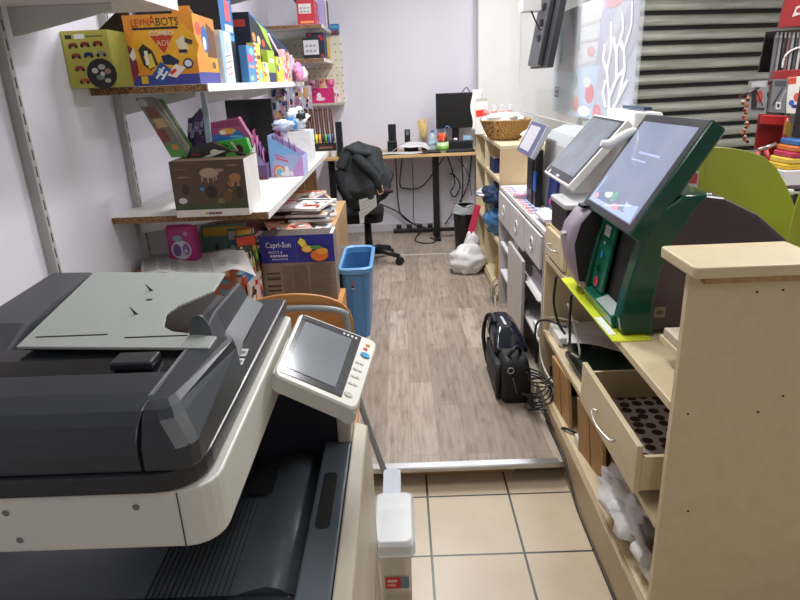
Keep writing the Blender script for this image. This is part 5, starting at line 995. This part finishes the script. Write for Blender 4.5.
# big screen
A_, D_ = Vector((.612, 2.105, 1.046)), Vector((.612, 1.645, 1.046)); B_, C_ = Vector((.815, 2.130, 1.333)), Vector((.815, 1.675, 1.342))
q, h, dd = tilted(t, A_, B_, C_, D_, .058, '11493a', '3a3d40', 'gloss', 'screen', inset=(.06, .08, .07, .08))
b = MB(); b.art(q, [('p', [(.08, .08), (.10, .34), (.35, .26), (.75, .20), (.88, .22), (.90, .08)], '9fb0dc'), ('e', .22, .22, .05, .03, 'd8dcc0'), ('e', .34, .20, .07, .035, 'b8ccb8'), ('e', .46, .20, .04, .05, '6fa090'), ('e', .56, .13, .06, .03, 'd890a0'), ('l', .40, .10, .78, .20, .012, 'c8d8f2'), ('e', .15, .14, .05, .03, 'c09aa8'), ('r', .35, .62, .7, .64, '96a0c4'), ('r', .3, .55, .55, .565, '98a2c6')], .0020); b.build('screen_picture', 'glow', dd)
b = MB(); b.loft([[(x, y, z) for x, z in ((.73, 1.10), (.80, 1.10), (.80, 1.16), (.75, 1.17))] for y in (1.80, 1.98)], '0d3d30'); b.build('screen_neck', 'plastic', t, .006)
q = quadmap((.665, 1.5445, .800), (.700, 1.5445, .800), (.700, 1.5445, .765), (.665, 1.5445, .765)); q = quadmap((.710, 1.6645, .828), (.742, 1.6645, .828), (.742, 1.6645, .796), (.710, 1.6645, .796))
b = MB(); b.art(q, [('r', 0, 0, 1, 1, '8d8078'), ('e', .5, .5, .35, .2, '5a4f4a')]); b.build('small_label', 'card', t)
b = MB(); b.box(.580, .69, 1.615, 2.21, .7455, .7488, 'dbe83a'); ml = b.build('counter_mat', 'plastic'); tag(ml, 'bright yellow-green mat under the lottery terminal', 'mat')
b = MB(); b.box(.583, .604, 1.66, 1.80, .7489, .7498, 'eef2ee'); tag(b.build('receipt', 'paper'), 'white slip lying on the yellow-green mat', 'paper')
# lime panels
q0 = [(697, 158), (715, 147), (730, 148), (748, 151), (765, 157), (777, 168), (788, 188), (797, 212), (802, 235), (802, 300), (700, 300), (694, 196)]
P_ = [at(px, py, y=2.15) for px, py in q0]; b = MB()
b.prism([(p.x, max(p.z, .80)) for p in P_], 'y', 2.15, 2.156, 'b5be4a')
b.prism([(P_[0].x-.0, .80), (P_[0].x, P_[0].z), (P_[1].x-.03, P_[1].z), (P_[1].x-.03, .80)], 'y', 2.143, 2.1495, 'b5be4a')
t = thing('lime_screen', 'rounded lime green panel standing behind the lottery terminal', 'panel', (1.2, 2.15, .79)); b.build('panel', 'plastic', t, .002)
b = MB(); b.box(1.16, 1.45, 2.158, 2.30, .08, .80, 'b5be4a'); b.build('base_box', 'plastic', t, .004)
P_ = [at(px, py, y=1.92) for px, py in ((803, 185), (796, 205), (784, 255), (803, 300))]
t = thing('lime_board', 'second lime green panel at the right edge of the view', 'panel', (1.3, 1.92, 0))
b = MB(); b.prism([(P_[0].x+.3, .0), (P_[0].x+.3, P_[0].z), (P_[0].x, P_[0].z), (P_[1].x, P_[1].z), (P_[2].x, P_[2].z), (P_[3].x, .0)][::-1], 'y', 1.92, 1.926, 'b4be3c'); b.build('panel', 'plastic', t, .002)
# ================================================================== GOODS IN THE CREAM COUNTER
b = MB(); b.box(.665, .80, 1.30, 1.49, .8155, .838, 'c5b9a5'); tag(b.build('paper_pad', 'paper', bevel=.002), 'beige pad of paper on the small ledge beside the end panel', 'pad')
b = MB(); b.box(.70, .82, 1.36, 1.44, .7455, .785, 'd9d9de'); tag(b.build('till_roll_pack', 'milky', bevel=.004), 'clear white plastic pack on the terminal shelf near the end panel', 'pack')
t = thing('router', 'white network box on the middle shelf at the far end', 'router', (.70, 2.42, .405))
b = MB(); b.box(.62, .84, 2.34, 2.52, .406, .448, 'e3e2de'); b.build('housing', 'plastic', t, .008)
t = thing('green_box', 'dark green flat case on the middle shelf', 'case', (.76, 2.12, .405))
b = MB(); b.box(.64, .92, 1.99, 2.29, .406, .455, '16372d'); b.build('case_body', 'plastic', t, .006); b = MB(); b.box(.66, .72, 2.23, 2.26, .455, .475, '0e241d'); b.build('latch', 'plastic', t)
b = MB(); b.sheet(lambda u, v: Vector((.60+.20*u+.05*v, 2.16+.0*u+.16*v-.10*u, .475+.01*math.sin(4*u)+.03*(1-v))), 8, 8, 'd3cdd0', .001); tag(b.build('letter', 'paper'), 'white letter lying on the dark green case', 'paper')
b = MB(); b.box(.625, .66, 1.93, 2.26, .406, .425, '2a2a28'); tag(b.build('ruler_bar', 'plastic'), 'black bar along the front edge of the middle shelf', 'bar')
b = MB(); b.blob((.80, 1.92, .43), (.06, .05, .022), 9, .2, col='6a6e70'); tag(b.build('film_wrap', 'foil'), 'crumpled clear film behind the pulled-out drawer', 'wrap')
b = MB(); b.box(.66, .95, 1.30, 1.84, .4055, .434, '2e2b2c'); tag(b.build('file_tray', 'matte', bevel=.002), 'dark flat tray under the pulled-out drawer', 'tray')
# kraft cards
kc = [(.600, 2.12, 2.33, 'b98f5c', 3), (.640, 1.92, 2.14, 'c29a66', -8), (.625, 1.78, 1.98, 'b0864f', 8), (.645, 1.64, 1.80, 'a1784a', -5)]
for i, (x, ya, yb_, c, a) in enumerate(kc):
    b = MB(); b.M = Matrix.Translation((x+.02, ya, .151)) @ Matrix.Rotation(R(a), 4, 'Z') @ Matrix.Rotation(R(-5), 4, 'Y'); L_ = yb_-ya; b.box(0, .012, 0, L_, 0, .225, c, cols={'front': 'c9a673'})
    b.tube([(-.001, L_*.5, .22), (-.001, L_*.5, .0)], .0015, '8c6a40', 4); tag(b.build('cardboard_sheet', 'card'), 'folded brown cardboard, %s on the bottom deck' % ('farthest', 'second from the far end', 'third from the far end', 'nearest')[i], 'cardboard')
b = MB(); b.box(.614, .66, 1.98, 2.03, .151, .19, 'e8e4de'); tag(b.build('paper_scrap', 'paper'), 'white scrap at the foot of the folded cardboard', 'paper')
t = thing('power_adapter', 'black power adapter block on the bottom deck among cables', 'adapter', (.66, 2.44, .15))
b = MB(); b.box(.625, .72, 2.38, 2.50, .151, .25, '151518'); b.build('block', 'plastic', t, .008)
for i in range(3): b = MB(); b.box(.6235, .6245, 2.40+.03*i, 2.415+.03*i, .18, .22, '3a3a40'); b.build('vent', 'plastic', t)
# white bag with a bottle
t = thing('plastic_bag', 'crumpled white plastic bag on the bottom deck by the end panel', 'bag', (.66, 1.62, .151))
b = MB(); b.blob((.662, 1.57, .226), (.075, .165, .074), 21, .26, 3.6, 'f6f4f3', 30, 20); b.build('bag_body', 'bag', t)
b = MB(); b.box(.665, .71, 1.50, 1.56, .290, .296, '3a3a40'); b.build('printed_patch', 'card', t)
b = MB(); b.tube(spline([(.63, 1.46, .26), (.625, 1.40, .24), (.63, 1.37, .22)], 6), .012, 'e9e7e6', 8); b.build('twisted_handle', 'bag', t)
t = thing('pill_bottle', 'white plastic bottle lying in front of the crumpled bag', 'bottle', (.66, 1.33, .151))
b = MB(); b.cyl((.650, 1.285, .178), (.640, 1.38, .178), .026, 'e6e4e0', n=18); b.build('bottle_body', 'plastic', t); b = MB(); b.cyl((.618, 1.40, .215), (.622, 1.34, .222), .022, 'f2f1ee', n=18); b.build('cap', 'plastic', t)
b = MB(); b.box(.644, .66, 1.277, 1.284, .16, .18, '2a2a2c'); b.build('bar_label', 'card', t)
# cables at the counter
cable('coax_cable', 'cream cable arching over the white network box', [(.585, 2.57, .36), (.60, 2.56, .44), (.64, 2.5, .475), (.72, 2.4, .49)], .0045, 'cfc6b2')
cable('coax_cable', 'cream cable curving down below the middle shelf', [(.592, 2.57, .38), (.59, 2.52, .28), (.60, 2.40, .24), (.62, 2.28, .25)], .0045, 'cfc6b2')
cable('power_cable', 'black cable dropping from the yellow-green mat to the network box', [(.575, 2.26, .74), (.57, 2.26, .64), (.585, 2.24, .56), (.62, 2.26, .50)], .005)
cable('power_cable', 'second black cable hanging under the terminal shelf', [(.592, 2.10, .72), (.588, 2.09, .62), (.60, 2.12, .52), (.60, 2.2, .48)], .005)
cable('power_cable', 'black cable looping beside the far divider', [(.585, 2.585, .22), (.575, 2.58, .40), (.60, 2.5, .465), (.66, 2.4, .47)], .005)
cable('usb_cable', 'pale grey cable with a bare end on the white letter', [(.60, 2.17, .66), (.62, 2.1, .56), (.62, 2.05, .50), (.605, 2.10, .49)], .004, 'b9b6a8')
rg = random.Random(4)
for k in range(5):
    pts = [(.50+.05*rg.random(), 2.36+.06*rg.random(), .10)]
    for i in range(9): a = i*1.1+k; pts.append((.54+.05*math.cos(a)+.01*k, 2.40+.07*math.sin(a), .10+.02*i+.02*rg.random()))
    cable('coiled_cable', 'thin black cable in the tangle beside the laptop bag, strand %s' % ('lowest on the floor', 'looping toward the aisle', 'looping toward the shelf', 'rising highest', 'nearest the camera')[k], pts, .0035, '222226', 6, group=None)
cable('power_cable', 'black cable running onto the bottom deck past the cardboard', [(.57, 2.40, .12), (.585, 2.20, .10), (.60, 2.12, .16), (.66, 2.05, .156)], .005)
cable('floor_cable', 'dark cable running down the plinth from the platform edge', [(.572, 2.3, .09), (.575, 2.06, .092), (.578, 1.95, .06), (.58, 1.80, .008), (.579, 1.4, .007)], .005, '2a2622')
# ================================================================== OPEN CABINET CONTENTS AND TOP
for i, (x, y, z, c, l) in enumerate(((.655, 4.13, .572, '4a7cae', 'bright blue bag with pale print, second shelf of the open cabinet'), (.655, 4.14, .735, '1f3355', 'navy denim bag slumped on the bright blue bag in the open cabinet'), (.60, 4.44, .70, 'e8ecee', 'white crumpled bag spilling from the open cabinet over the navy bag'))):
    b = MB(); b.blob((x, y, z), ((.11, .17, .10), (.11, .19, .075), (.07, .10, .03))[i], 30+i, .22, 3.2, c, 28, 18)
    o = tag(b.build('carrier_bag', 'foil'), l, 'bag'); o.location.z = (.471, .655, .66)[i]
b = MB(); b.box(.612, .76, 4.16, 4.36, .861, .96, '1a2a5a', cols={'top': 'c8a890'}); tag(b.build('blue_box', 'card', bevel=.003), 'navy box on the top inner shelf of the open cabinet', 'box').location.z = .861
t = thing('oil_bottle', 'amber container on the low shelf of the open cabinet', 'container', (.68, 4.2, .14))
b = MB(); b.lathe([(.06, 0), (.065, .02), (.065, .15), (.05, .18)], (.69, 4.12, .1405), 'a8832a', 18); b.build('container_body', 'gloss', t); b = MB(); b.lathe([(.052, .18), (.052, .20)], (.69, 4.12, .1405), '3a3020', 16); b.build('lid', 'plastic', t)
for k in range(3): cable('power_cable', 'cable trailing out of the open cabinet over its plinth, %s' % ('far one', 'middle one', 'near one')[k], [(.66, 4.1-.1*k, .16), (.60, 4.02-.1*k, .155), (.575, 3.98-.1*k, .12), (.565, 3.92-.12*k, .087), (.57, 3.6-.1*k, .087)], .005, ('8a8478', '4a4844', 'b0a898')[k])
t = thing('straw_basket', 'round woven straw basket full of white paper on the open cabinet', 'basket', (.69, 4.2, 1.076))
prof = []
for i in range(10):
    z = .004+.115*i/9; prof.append((.10+.062*(i/9)**.7+.003*(i % 2), z))
b = MB(); b.lathe([(.09, .0)]+prof+[(.168, .124), (.162, .128), (.150, .118), (.10, .02), (.02, .015)], (.69, 4.2, 1.076), 'c09a62', 28); b.build('woven_bowl', 'straw', t)
b = MB(); b.blob((.68, 4.2, 1.205), (.13, .12, .035), 41, .25, 3, 'e9e7e4', 26, 12); tag(b.build('crumpled_paper', 'paper'), 'crumpled white tissue filling the straw basket', 'paper')
for i in range(4):
    x = .578+.052*i; t = thing('sweet_jar', '%s of the four small clear jars of red sweets over the basket' % ('leftmost', 'second from left', 'third from left', 'rightmost')[i], 'jar', (x, 4.30, 1.22), None)
    b = MB(); b.lathe([(.019, 0), (.021, .02), (.019, .045), (.012, .055)], (x, 4.30, 1.222), 'dfe3e6', 12); b.build('jar_body', 'clear', t); b = MB(); b.lathe([(.016, .004), (.017, .03)], (x, 4.30, 1.222), 'c84a2c', 12); b.build('sweets', 'gloss', t); b = MB(); b.lathe([(.012, .055), (.012, .066)], (x, 4.30, 1.222), 'd8d8d8', 12); b.build('cap', 'plastic', t)
b = MB(); b.box(.62, .80, 4.26, 4.34, 1.215, 1.2215, 'e4e2de'); tag(b.build('jar_tray', 'plastic'), 'white tray carrying the jars of red sweets', 'tray')
t = thing('card_holder', 'small leaflet holder with red front above the basket', 'leaflet holder', (.60, 4.62, 1.08))
b = MB(); b.box(.54, .63, 4.60, 4.63, 1.077, 1.30, 'e0dedb'); b.build('stand', 'plastic', t, .004)
b = MB(); q = quadmap((.545, 4.598, 1.30), (.625, 4.598, 1.30), (.625, 4.598, 1.20), (.545, 4.598, 1.20)); b.slab([q(0, .45, -.01), q(1, .45, -.01), q(1, 1.25, -.01), q(0, 1.25, -.01)], .008, 'b8b2a8'); b.build('leaflet', 'card', t); b = MB(); b.slab([q(0, 0), q(1, .05), q(1, .5), q(0, .45)], .006, 'e03a2c'); b.build('red_card', 'card', t)
b = MB(); b.sheet(lambda u, v: Vector((.555+.07*u+.01*math.sin(8*v), 4.95+.01*math.sin(6*u), 1.077+.30*v)), 8, 14, 'e9e7e5', .003); b2 = tag(b.build('paper_bag', 'paper'), 'tall narrow white paper bag at the far corner of the open cabinet', 'paper bag')
b = MB(); b.tube([(.80+.05*math.cos(k*.4), 3.92, 1.105+.028*math.sin(k*.4)) for k in range(-3, 10)], .022, 'e8e6d0', 12); tag(b.build('paper_roll', 'paper'), 'cream curled paper roll right of the straw basket', 'paper roll')
# ================================================================== HANGING SCREEN, POSTER, TELEVISION
t = thing('clear_screen', 'large clear plastic screen hanging above the counter', 'screen panel', (.96, 3.9, 1.2))
pl = [(y, z) for y, z, _ in rr(2.62, 5.18, 1.20, 2.74, .25, n=8, rs=(.05, .25, .02, .02))]
b = MB(); b.prism(pl, 'x', .956, .960, 'e4eaec'); cs = b.build('sheet', 'clear', t)
ed = [(.958, y, z) for y, z in pl]
b = MB(); b.tube(ed[9:19]+[ed[27]], .0035, 'c4cccc', 6); b.tube([ed[8], ed[9]], .0035, 'c4cccc', 6); b.build('polished_edge', 'plastic', t)
for y in (3.0, 4.8): b = MB(); b.box(.945, .972, y-.02, y+.02, 2.70, 2.749, 'b0b0b0'); b.build('clamp', 'metal', t)
t = thing('poster', 'pale blue coral reef poster fixed behind the clear screen', 'poster', (.965, 3.4, 1.24))
Y0, Y1, Z0, Z1 = 4.06, 2.68, 1.245, 1.80
q = quadmap((.9625, Y0, Z1), (.9625, Y1, Z1), (.9625, Y1, Z0), (.9625, Y0, Z0)); qn = q(0, 0, 1).x-q(0, 0, 0).x
b = MB(); b.box(.9626, .9645, Y1, Y0, Z0, Z1, 'c4c8dc')
b.art(q, [('r', 0, 0, .3, .42, 'cfe0f6'), ('r', .0, .0, .55, .16, 'dcecfa'), ('p', [(0, .45), (.3, .40), (.35, 1), (0, 1)], 'b9bec4'), ('p', [(.28, .45), (.62, .5), (.66, 1), (.3, 1)], 'd9d8da'), ('p', [(.6, .3), (.78, .2), (1, .6), (1, 1), (.66, 1)], 'b4b0c8'), ('p', [(.68, .55), (.74, .55), (.98, 1), (.86, 1)], 'c9c8d8'), ('p', [(.30, 0), (.6, 0), (.66, .46), (.34, .42)], 'bcd0ea'), ('r', .03, .16, .1, .27, '3a4048'), ('r', .045, .18, .085, .2, 'c8d8e8'), ('r', .045, .23, .085, .25, 'c8d8e8'),
          ('e', .38, .12, .05, .075, 'e2857e'), ('e', .56, .22, .055, .085, 'd8707c'), ('e', .66, .06, .05, .075, 'dc7484'), ('e', .35, .33, .05, .085, '9ab8b4'), ('e', .52, .32, .05, .05, 'd8e0d8'), ('r', .36, .6, .4, .98, 'a9aeb2'), ('r', .4, .80, .64, .83, 'c4bfc0'), ('r', .42, .66, .64, .68, 'c4bcbf'), ('e', .55, .58, .05, .04, 'd8a8b0'), ('e', .78, .93, .09, .05, 'd8a0a4'), ('e', .84, .97, .04, .03, 'e89060'), ('p', [(.1, .5), (.14, .5), (.12, .85), (.08, .85)], '6fb0ac'), ('e', .5, .06, .08, .05, 'f2f6fc')], .0012)
pb = b.build('printed_sheet', 'card', t)
b = MB()
def br(pts, w=.02):
    P2 = []
    for i in range(len(pts)-1):
        b.art(q, [('l', pts[i][0], pts[i][1], pts[i+1][0], pts[i+1][1], 1.5*w*(1-.12*i), 'f6f5f8')], .004+.0002*i)
for pts in ([(.80, .0), (.79, .2), (.75, .4), (.78, .6), (.76, .78)], [(.79, .2), (.85, .35), (.83, .55), (.88, .7), (.86, .82)], [(.80, .05), (.88, .2), (.92, .42), (.90, .55), (.95, .72), (.94, .88)], [(.75, .4), (.70, .5), (.71, .62)], [(.85, .35), (.92, .42)], [(.88, .2), (.95, .34)], [(.83, .55), (.79, .66)], [(.90, .55), (.86, .62)], [(.76, .12), (.72, .24), (.74, .34)]): br(pts)
b.build('coral_print', 'card', pb)
t = thing('ceiling_television', 'black television seen edge-on hanging at the top of the view', 'television', (.88, 3.8, 1.5))
def tv(d): return [(.80+d, 3.52), (.80+d, 4.02)]
b = MB(); b.loft([[(.80, 3.55, 1.50), (.835, 3.55, 1.50), (.835, 4.0, 1.50), (.80, 4.0, 1.50)], [(.905, 3.55, 2.10), (.94, 3.55, 2.10), (.94, 4.0, 2.10), (.905, 4.0, 2.10)]], '2b2d30'); hb = b.build('housing', 'plastic', t, .004)
b = MB(); b.loft([[(.772, 3.66, 1.52), (.80, 3.66, 1.51), (.80, 3.94, 1.51), (.772, 3.94, 1.52)], [(.86, 3.66, 2.02), (.89, 3.66, 2.02), (.89, 3.94, 2.02), (.86, 3.94, 2.02)]], '3b3d42'); b.build('rear_bulge', 'plastic', hb, .006)
for i, z in enumerate((1.64, 1.72, 1.80)):
    b = MB(); x = .772+(z-1.52)*.176; b.box(x-.004, x+.002, 3.72, 3.78, z, z+.035, '15161a'); b.build('port', 'matte', hb)
b = MB(); b.box(.86, .90, 3.70, 3.90, 2.02, 2.09, 'd8d8d6'); b.cyl((.85, 3.8, 2.09), (.85, 3.8, 2.749), .02, 'd8d8d6'); b.box(.70, .80, 3.74, 3.86, 1.80, 1.86, 'd4d2d0'); b.build('ceiling_bracket', 'plastic', t)
cable('television_cable', 'black cable arching from the hanging television', [(.80, 3.75, 1.70), (.76, 3.76, 1.78), (.73, 3.78, 1.88), (.74, 3.8, 2.1), (.85, 3.8, 2.4)], .005)
# ================================================================== SHOP SIDE, RIGHT EDGE
YR = 3.4; RD = '8c2426'
def pxp(px, py, y=YR): p = at(px, py, y=y); return (p.x, p.z)
t = thing('display_rack', 'red metal display rack of blister packs at the right edge', 'display rack', (2.25, 3.5, .08))
b = MB(); b.prism([pxp(779, 28), pxp(787, -6), pxp(840, -10), pxp(840, 22)], 'y', 3.40, 3.42, RD); hd = b.build('header_sign', 'plastic', t, .003)
b = MB(); b.art(quadmap(*[at(*p, y=3.398) for p in ((794, 6), (805, 4), (805, 14), (792, 17))]), [('p', [(0, 0), (.9, .1), (1, 1), (.2, .9)], 'c9b9b4'), ('e', .5, .5, .25, .25, '8a2a2a')]); b.build('emblem', 'card', hd)
b = MB(); b.prism([pxp(771, 72), pxp(780, 30), pxp(850, 25), pxp(850, 72)], 'y', 3.52, 3.53, '4f4a4c'); b.build('back_mesh', 'metal', t)
b = MB(); x0, z0 = pxp(770, 85); x1 = 2.5; zt = pxp(772, 70)[1]
b.prism([pxp(768, 86), pxp(772, 71), (2.5, zt+.01), (2.5, zt-.07)], 'y', 3.36, 3.40, RD); b.build('shelf_front', 'plastic', t, .004)
b = MB(); b.box(2.0, 2.5, 3.40, 3.53, zt-.07, zt-.06, RD); b.box(2.0, 2.03, 3.40, 3.53, .08, zt-.07, '3a2a2a'); b.box(2.47, 2.5, 3.40, 3.53, .08, 2.0, '3a2a2a'); b.build('frame', 'plastic', t)
pA = at(740, 97, y=3.3); pB = at(771, 82, y=3.38); b = MB(); b.tube([pA, pB], .006, '5a4a48'); b.build('hook_arm', 'metal', t)
for i in range(7):
    x, z = pxp(783+i*4.2, 34); b = MB(); b.box(x-.006, x+.007, 3.45, 3.46, z-.24, z, ('6b6a6c', '8d8c90', '3d3a40', '7a5a5c', '9a9a9c', '4a4a50', 'c0bebe')[i]); b.box(x-.004, x+.004, 3.448, 3.45, z-.015, z+.012, 'c8c8cc'); tag(b.build('hanging_packet', 'foil'), 'thin hanging packet on the red rack, %s from the left' % ('first', 'second', 'third', 'fourth', 'fifth', 'sixth', 'seventh')[i], 'packet', None)
pa = [at(782, 68, y=3.44), at(784, 58, y=3.44), at(789, 52, y=3.44), at(797, 48, y=3.44), at(806, 47, y=3.44)]
b = MB(); b.tube(spline(pa, 5), .005, 'd8d6d4'); tag(b.build('wire_hoop', 'plastic'), 'white wire hoop in front of the hanging packets', 'wire')
bl_ = [((750, 81), (768, 80), (766, 113), (747, 112), 'black and grey blister pack with red detail', 0), ((774, 79), (788, 79), (786, 113), (769, 112), 'grey blister pack with white label', 1), ((789, 78), (804, 76), (803, 114), (785, 113), 'white blister pack with coloured drawing', 2)]
for a, b1, c1, d1, l, k in bl_:
    y = 3.3435; P4 = [at(*p, y=y) for p in (a, b1, c1, d1)]; b = MB(); b.prism([(p.x, p.z) for p in P4], 'y', y, y+.015, ('8a8a8c', '77787a', 'e6e0d8')[k])
    it = [[('r', .1, .8, .9, .97, 'b8b8b8'), ('p', [(.2, .1), (.5, .2), (.4, .75), (.15, .6)], '2b2b2d'), ('e', .6, .5, .18, .2, 'b04a40'), ('r', .2, .08, .9, .16, '3a3a3c'), ('l', .3, .8, .8, .2, .05, '1f1f20')],
          [('r', .1, .78, .9, .95, '4a4b4e'), ('l', .15, .2, .7, .75, .08, '2f3033'), ('l', .4, .1, .9, .7, .06, 'a8a8aa'), ('r', .35, .1, .65, .32, 'e2e2e0'), ('r', .42, .15, .58, .26, '38383a')],
          [('r', 0, .82, .5, 1, 'd04a3a'), ('e', .6, .45, .2, .12, 'd85a50'), ('e', .3, .3, .16, .08, '3a6ac0'), ('e', .75, .28, .12, .1, 'e8c040'), ('e', .5, .2, .2, .05, '2a3a80')]][k]
    b.art(quadmap(*P4), it); tag(b.build('blister_pack', 'card'), l+' on the shop side', 'blister pack')
# bead strings
b = MB(); rg = random.Random(2)
for i in range(26):
    p = at(745+rg.uniform(-2.5, 3)-.0*i, 98+i*1.75, y=3.3); b.blob(tuple(p), (.009, .009, .008), i, .1, 2, ('c8603a', '4a3028', 'd8b09a', '6a2a20')[i % 4], 8, 6, flat=False)
o = tag(b.build('bead_strings', 'gloss'), 'hanging orange-brown bead strings left of the red seat', 'beads'); o['kind'] = 'stuff'
t = thing('red_seat_rack', 'red slatted metal seat-like rack below the blister packs', 'rack', (1.9, 3.2, .08))
b = MB(); b.prism([pxp(757, 150, 3.2), pxp(762, 114, 3.2), pxp(789, 116, 3.2), pxp(780, 158, 3.2)], 'y', 3.22, 3.235, '7a1a1c'); b.build('back_plate', 'plastic', t, .003)
b = MB(); b.prism([pxp(760, 124, 3.2), pxp(761, 115, 3.2), pxp(789, 116, 3.2), pxp(788, 126, 3.2)], 'y', 3.19, 3.21, 'b02a2c'); b.build('top_bar', 'plastic', t, .004)
for (a, b1) in (((757, 150), (753, 172)), ((786, 118), (776, 165)), ((765, 150), (768, 170))):
    b = MB(); (xa, za), (xb, zb) = pxp(*a, 3.2), pxp(*b1, 3.2); b.tube([(xa, 3.19, za), (xb, 3.17, zb)], .012, 'a8282a'); b.build('side_bar', 'plastic', t)
b = MB(); (xa, za), (xb, zb) = pxp(738, 150, 3.2), pxp(785, 166, 3.2); b.box(xa, xb, 3.17, 3.33, zb-.03, zb-.01, '8c2022'); b.box(xa+.02, xa+.05, 3.20, 3.30, .08, zb-.03, '5a1a1c'); b.box(xb-.05, xb-.02, 3.20, 3.30, .08, zb-.03, '5a1a1c'); b.build('seat_shelf', 'plastic', t, .003)
b = MB(); (xa, za), (xb, zb) = pxp(758, 150, 2.98), pxp(776, 144, 2.98); b.tube([(xa, 2.98, za), (xb, 2.98, zb)], .009, 'b8b0ac'); b.build('chrome_rod', 'metal', t)
P4 = [at(*p, y=3.15) for p in ((786, 121), (793, 124), (790, 137), (784, 134))]; b = MB(); b.prism([(p.x, p.z) for p in P4], 'y', 3.15, 3.155, 'd8b04a'); tag(b.build('price_tag', 'paper'), 'yellow price tag clipped beside the red seat rack', 'tag')
# folded goods on a white stand
t = thing('white_stand', 'white display stand at the right edge below the folded packs', 'stand', (2.2, 3.0, .08))
xa, za = pxp(784, 171, 2.95); b = MB(); b.box(xa, xa+.6, 2.95, 3.15, za-.13, za, 'e6e2e6'); b.build('tray', 'plastic', t, .004); b = MB(); b.box(xa+.05, xa+.55, 2.98, 3.12, .08, za-.13, 'cfcbcf'); b.build('pedestal', 'plastic', t)
z = za+.001
for i, (c, n_) in enumerate((('e0b83a', 'yellow'), ('e8c85a', 'pale yellow'), ('c03a5a', 'crimson'), ('d8783a', 'orange'), ('3a70b0', 'blue'))):
    x_ = xa+.01+.012*i; b = MB(); b.loft([rr(x_, x_+.3, 2.96, 3.13, .02, z=zz) for zz in (z, z+.026)], c); z += .027; tag(b.build('folded_pack', 'foil', bevel=.006), '%s folded pack in the pile on the white display stand' % n_, 'pack')
b = MB(); x_, z_ = pxp(797, 128, 3.1); b.box(x_-.02, x_+.16, 3.05, 3.1, z_-.12, z_+.12, '26262a'); b.art(quadmap((x_-.02, 3.05, z_+.12), (x_+.16, 3.05, z_+.12), (x_+.16, 3.05, z_-.12), (x_-.02, 3.05, z_-.12)), rart('dark', 91, 10)); o = tag(b.build('dark_case'), 'dark boxed item at the right edge above the folded packs', 'box'); o.location.z = z+.002
b = MB(); xa, za = pxp(796, 192, 2.4); b.box(xa-.01, xa+.2, 2.4, 2.5, .08, za-.06, 'bcb8bc'); b.tube([(xa-.05, 2.42, za), (xa+.2, 2.42, za-.02)], .012, 'd8d8d8'); b.box(xa-.0, xa+.2, 2.41, 2.49, za-.06, za+.01, '202224'); tag(b.build('trolley_frame', 'plastic'), 'grey and black frame at the right edge beside the lime panel', 'frame')
t = thing('leaflet_stack', 'small red and white leaflets behind the green screen corner', 'leaflets', (1.02, 2.35, .9))
P4 = [at(*p, y=2.135) for p in ((688, 172), (699, 172), (697, 195), (682, 194))]; b = MB(); b.prism([(p.x, p.z) for p in P4], 'y', 2.135, 2.1425, 'e6e0e0'); b.art(quadmap(*P4), [('r', .2, .5, .9, .95, 'd84a5a'), ('r', .1, .1, .8, .25, 'c8b0b0')]); b.build('leaflet', 'card', t)
# ================================================================== LIGHT
def tube_light(x, y, w, l, p, label, col=(.985, .99, 1)):
    t = thing('ceiling_light', label, 'ceiling light', (x, y, 2.69), 'ceiling strip lights')
    b = MB(); b.box(x-w/2-.02, x+w/2+.02, y-l/2-.02, y+l/2+.02, 2.69, 2.748, 'e8e8e8'); b.build('housing', 'plastic', t, .004)
    L = bpy.data.lights.new('tube', 'AREA'); L.shape = 'RECTANGLE'; L.size = w; L.size_y = l; L.energy = p; L.color = col
    o = bpy.data.objects.new('tube', L); C.objects.link(o); o.location = (0, 0, -.012); o.parent = t
tube_light(.1, 3.6, .14, 1.3, 58, 'ceiling strip light over the middle of the aisle')
tube_light(.1, 1.75, .14, .9, 16, 'ceiling strip light over the step in the floor')
tube_light(.95, 4.5, .14, 1.0, 26, 'added strip light over the far end of the counter, brightening the white partition')  # added fill light, brightens the white partition, shutter and clear screen
tube_light(2.1, 2.6, .14, 1.3, 46, 'ceiling strip light over the customer side')
tube_light(.4, -.9, .14, 1.3, 9, 'ceiling strip light behind the camera')
w = bpy.data.worlds.new('world'); bpy.context.scene.world = w; w.use_nodes = True
w.node_tree.nodes['Background'].inputs[0].default_value = (.9, .92, 1, 1); w.node_tree.nodes['Background'].inputs[1].default_value = .3
for o in bpy.data.objects:
    if '_o' in o: del o['_o']
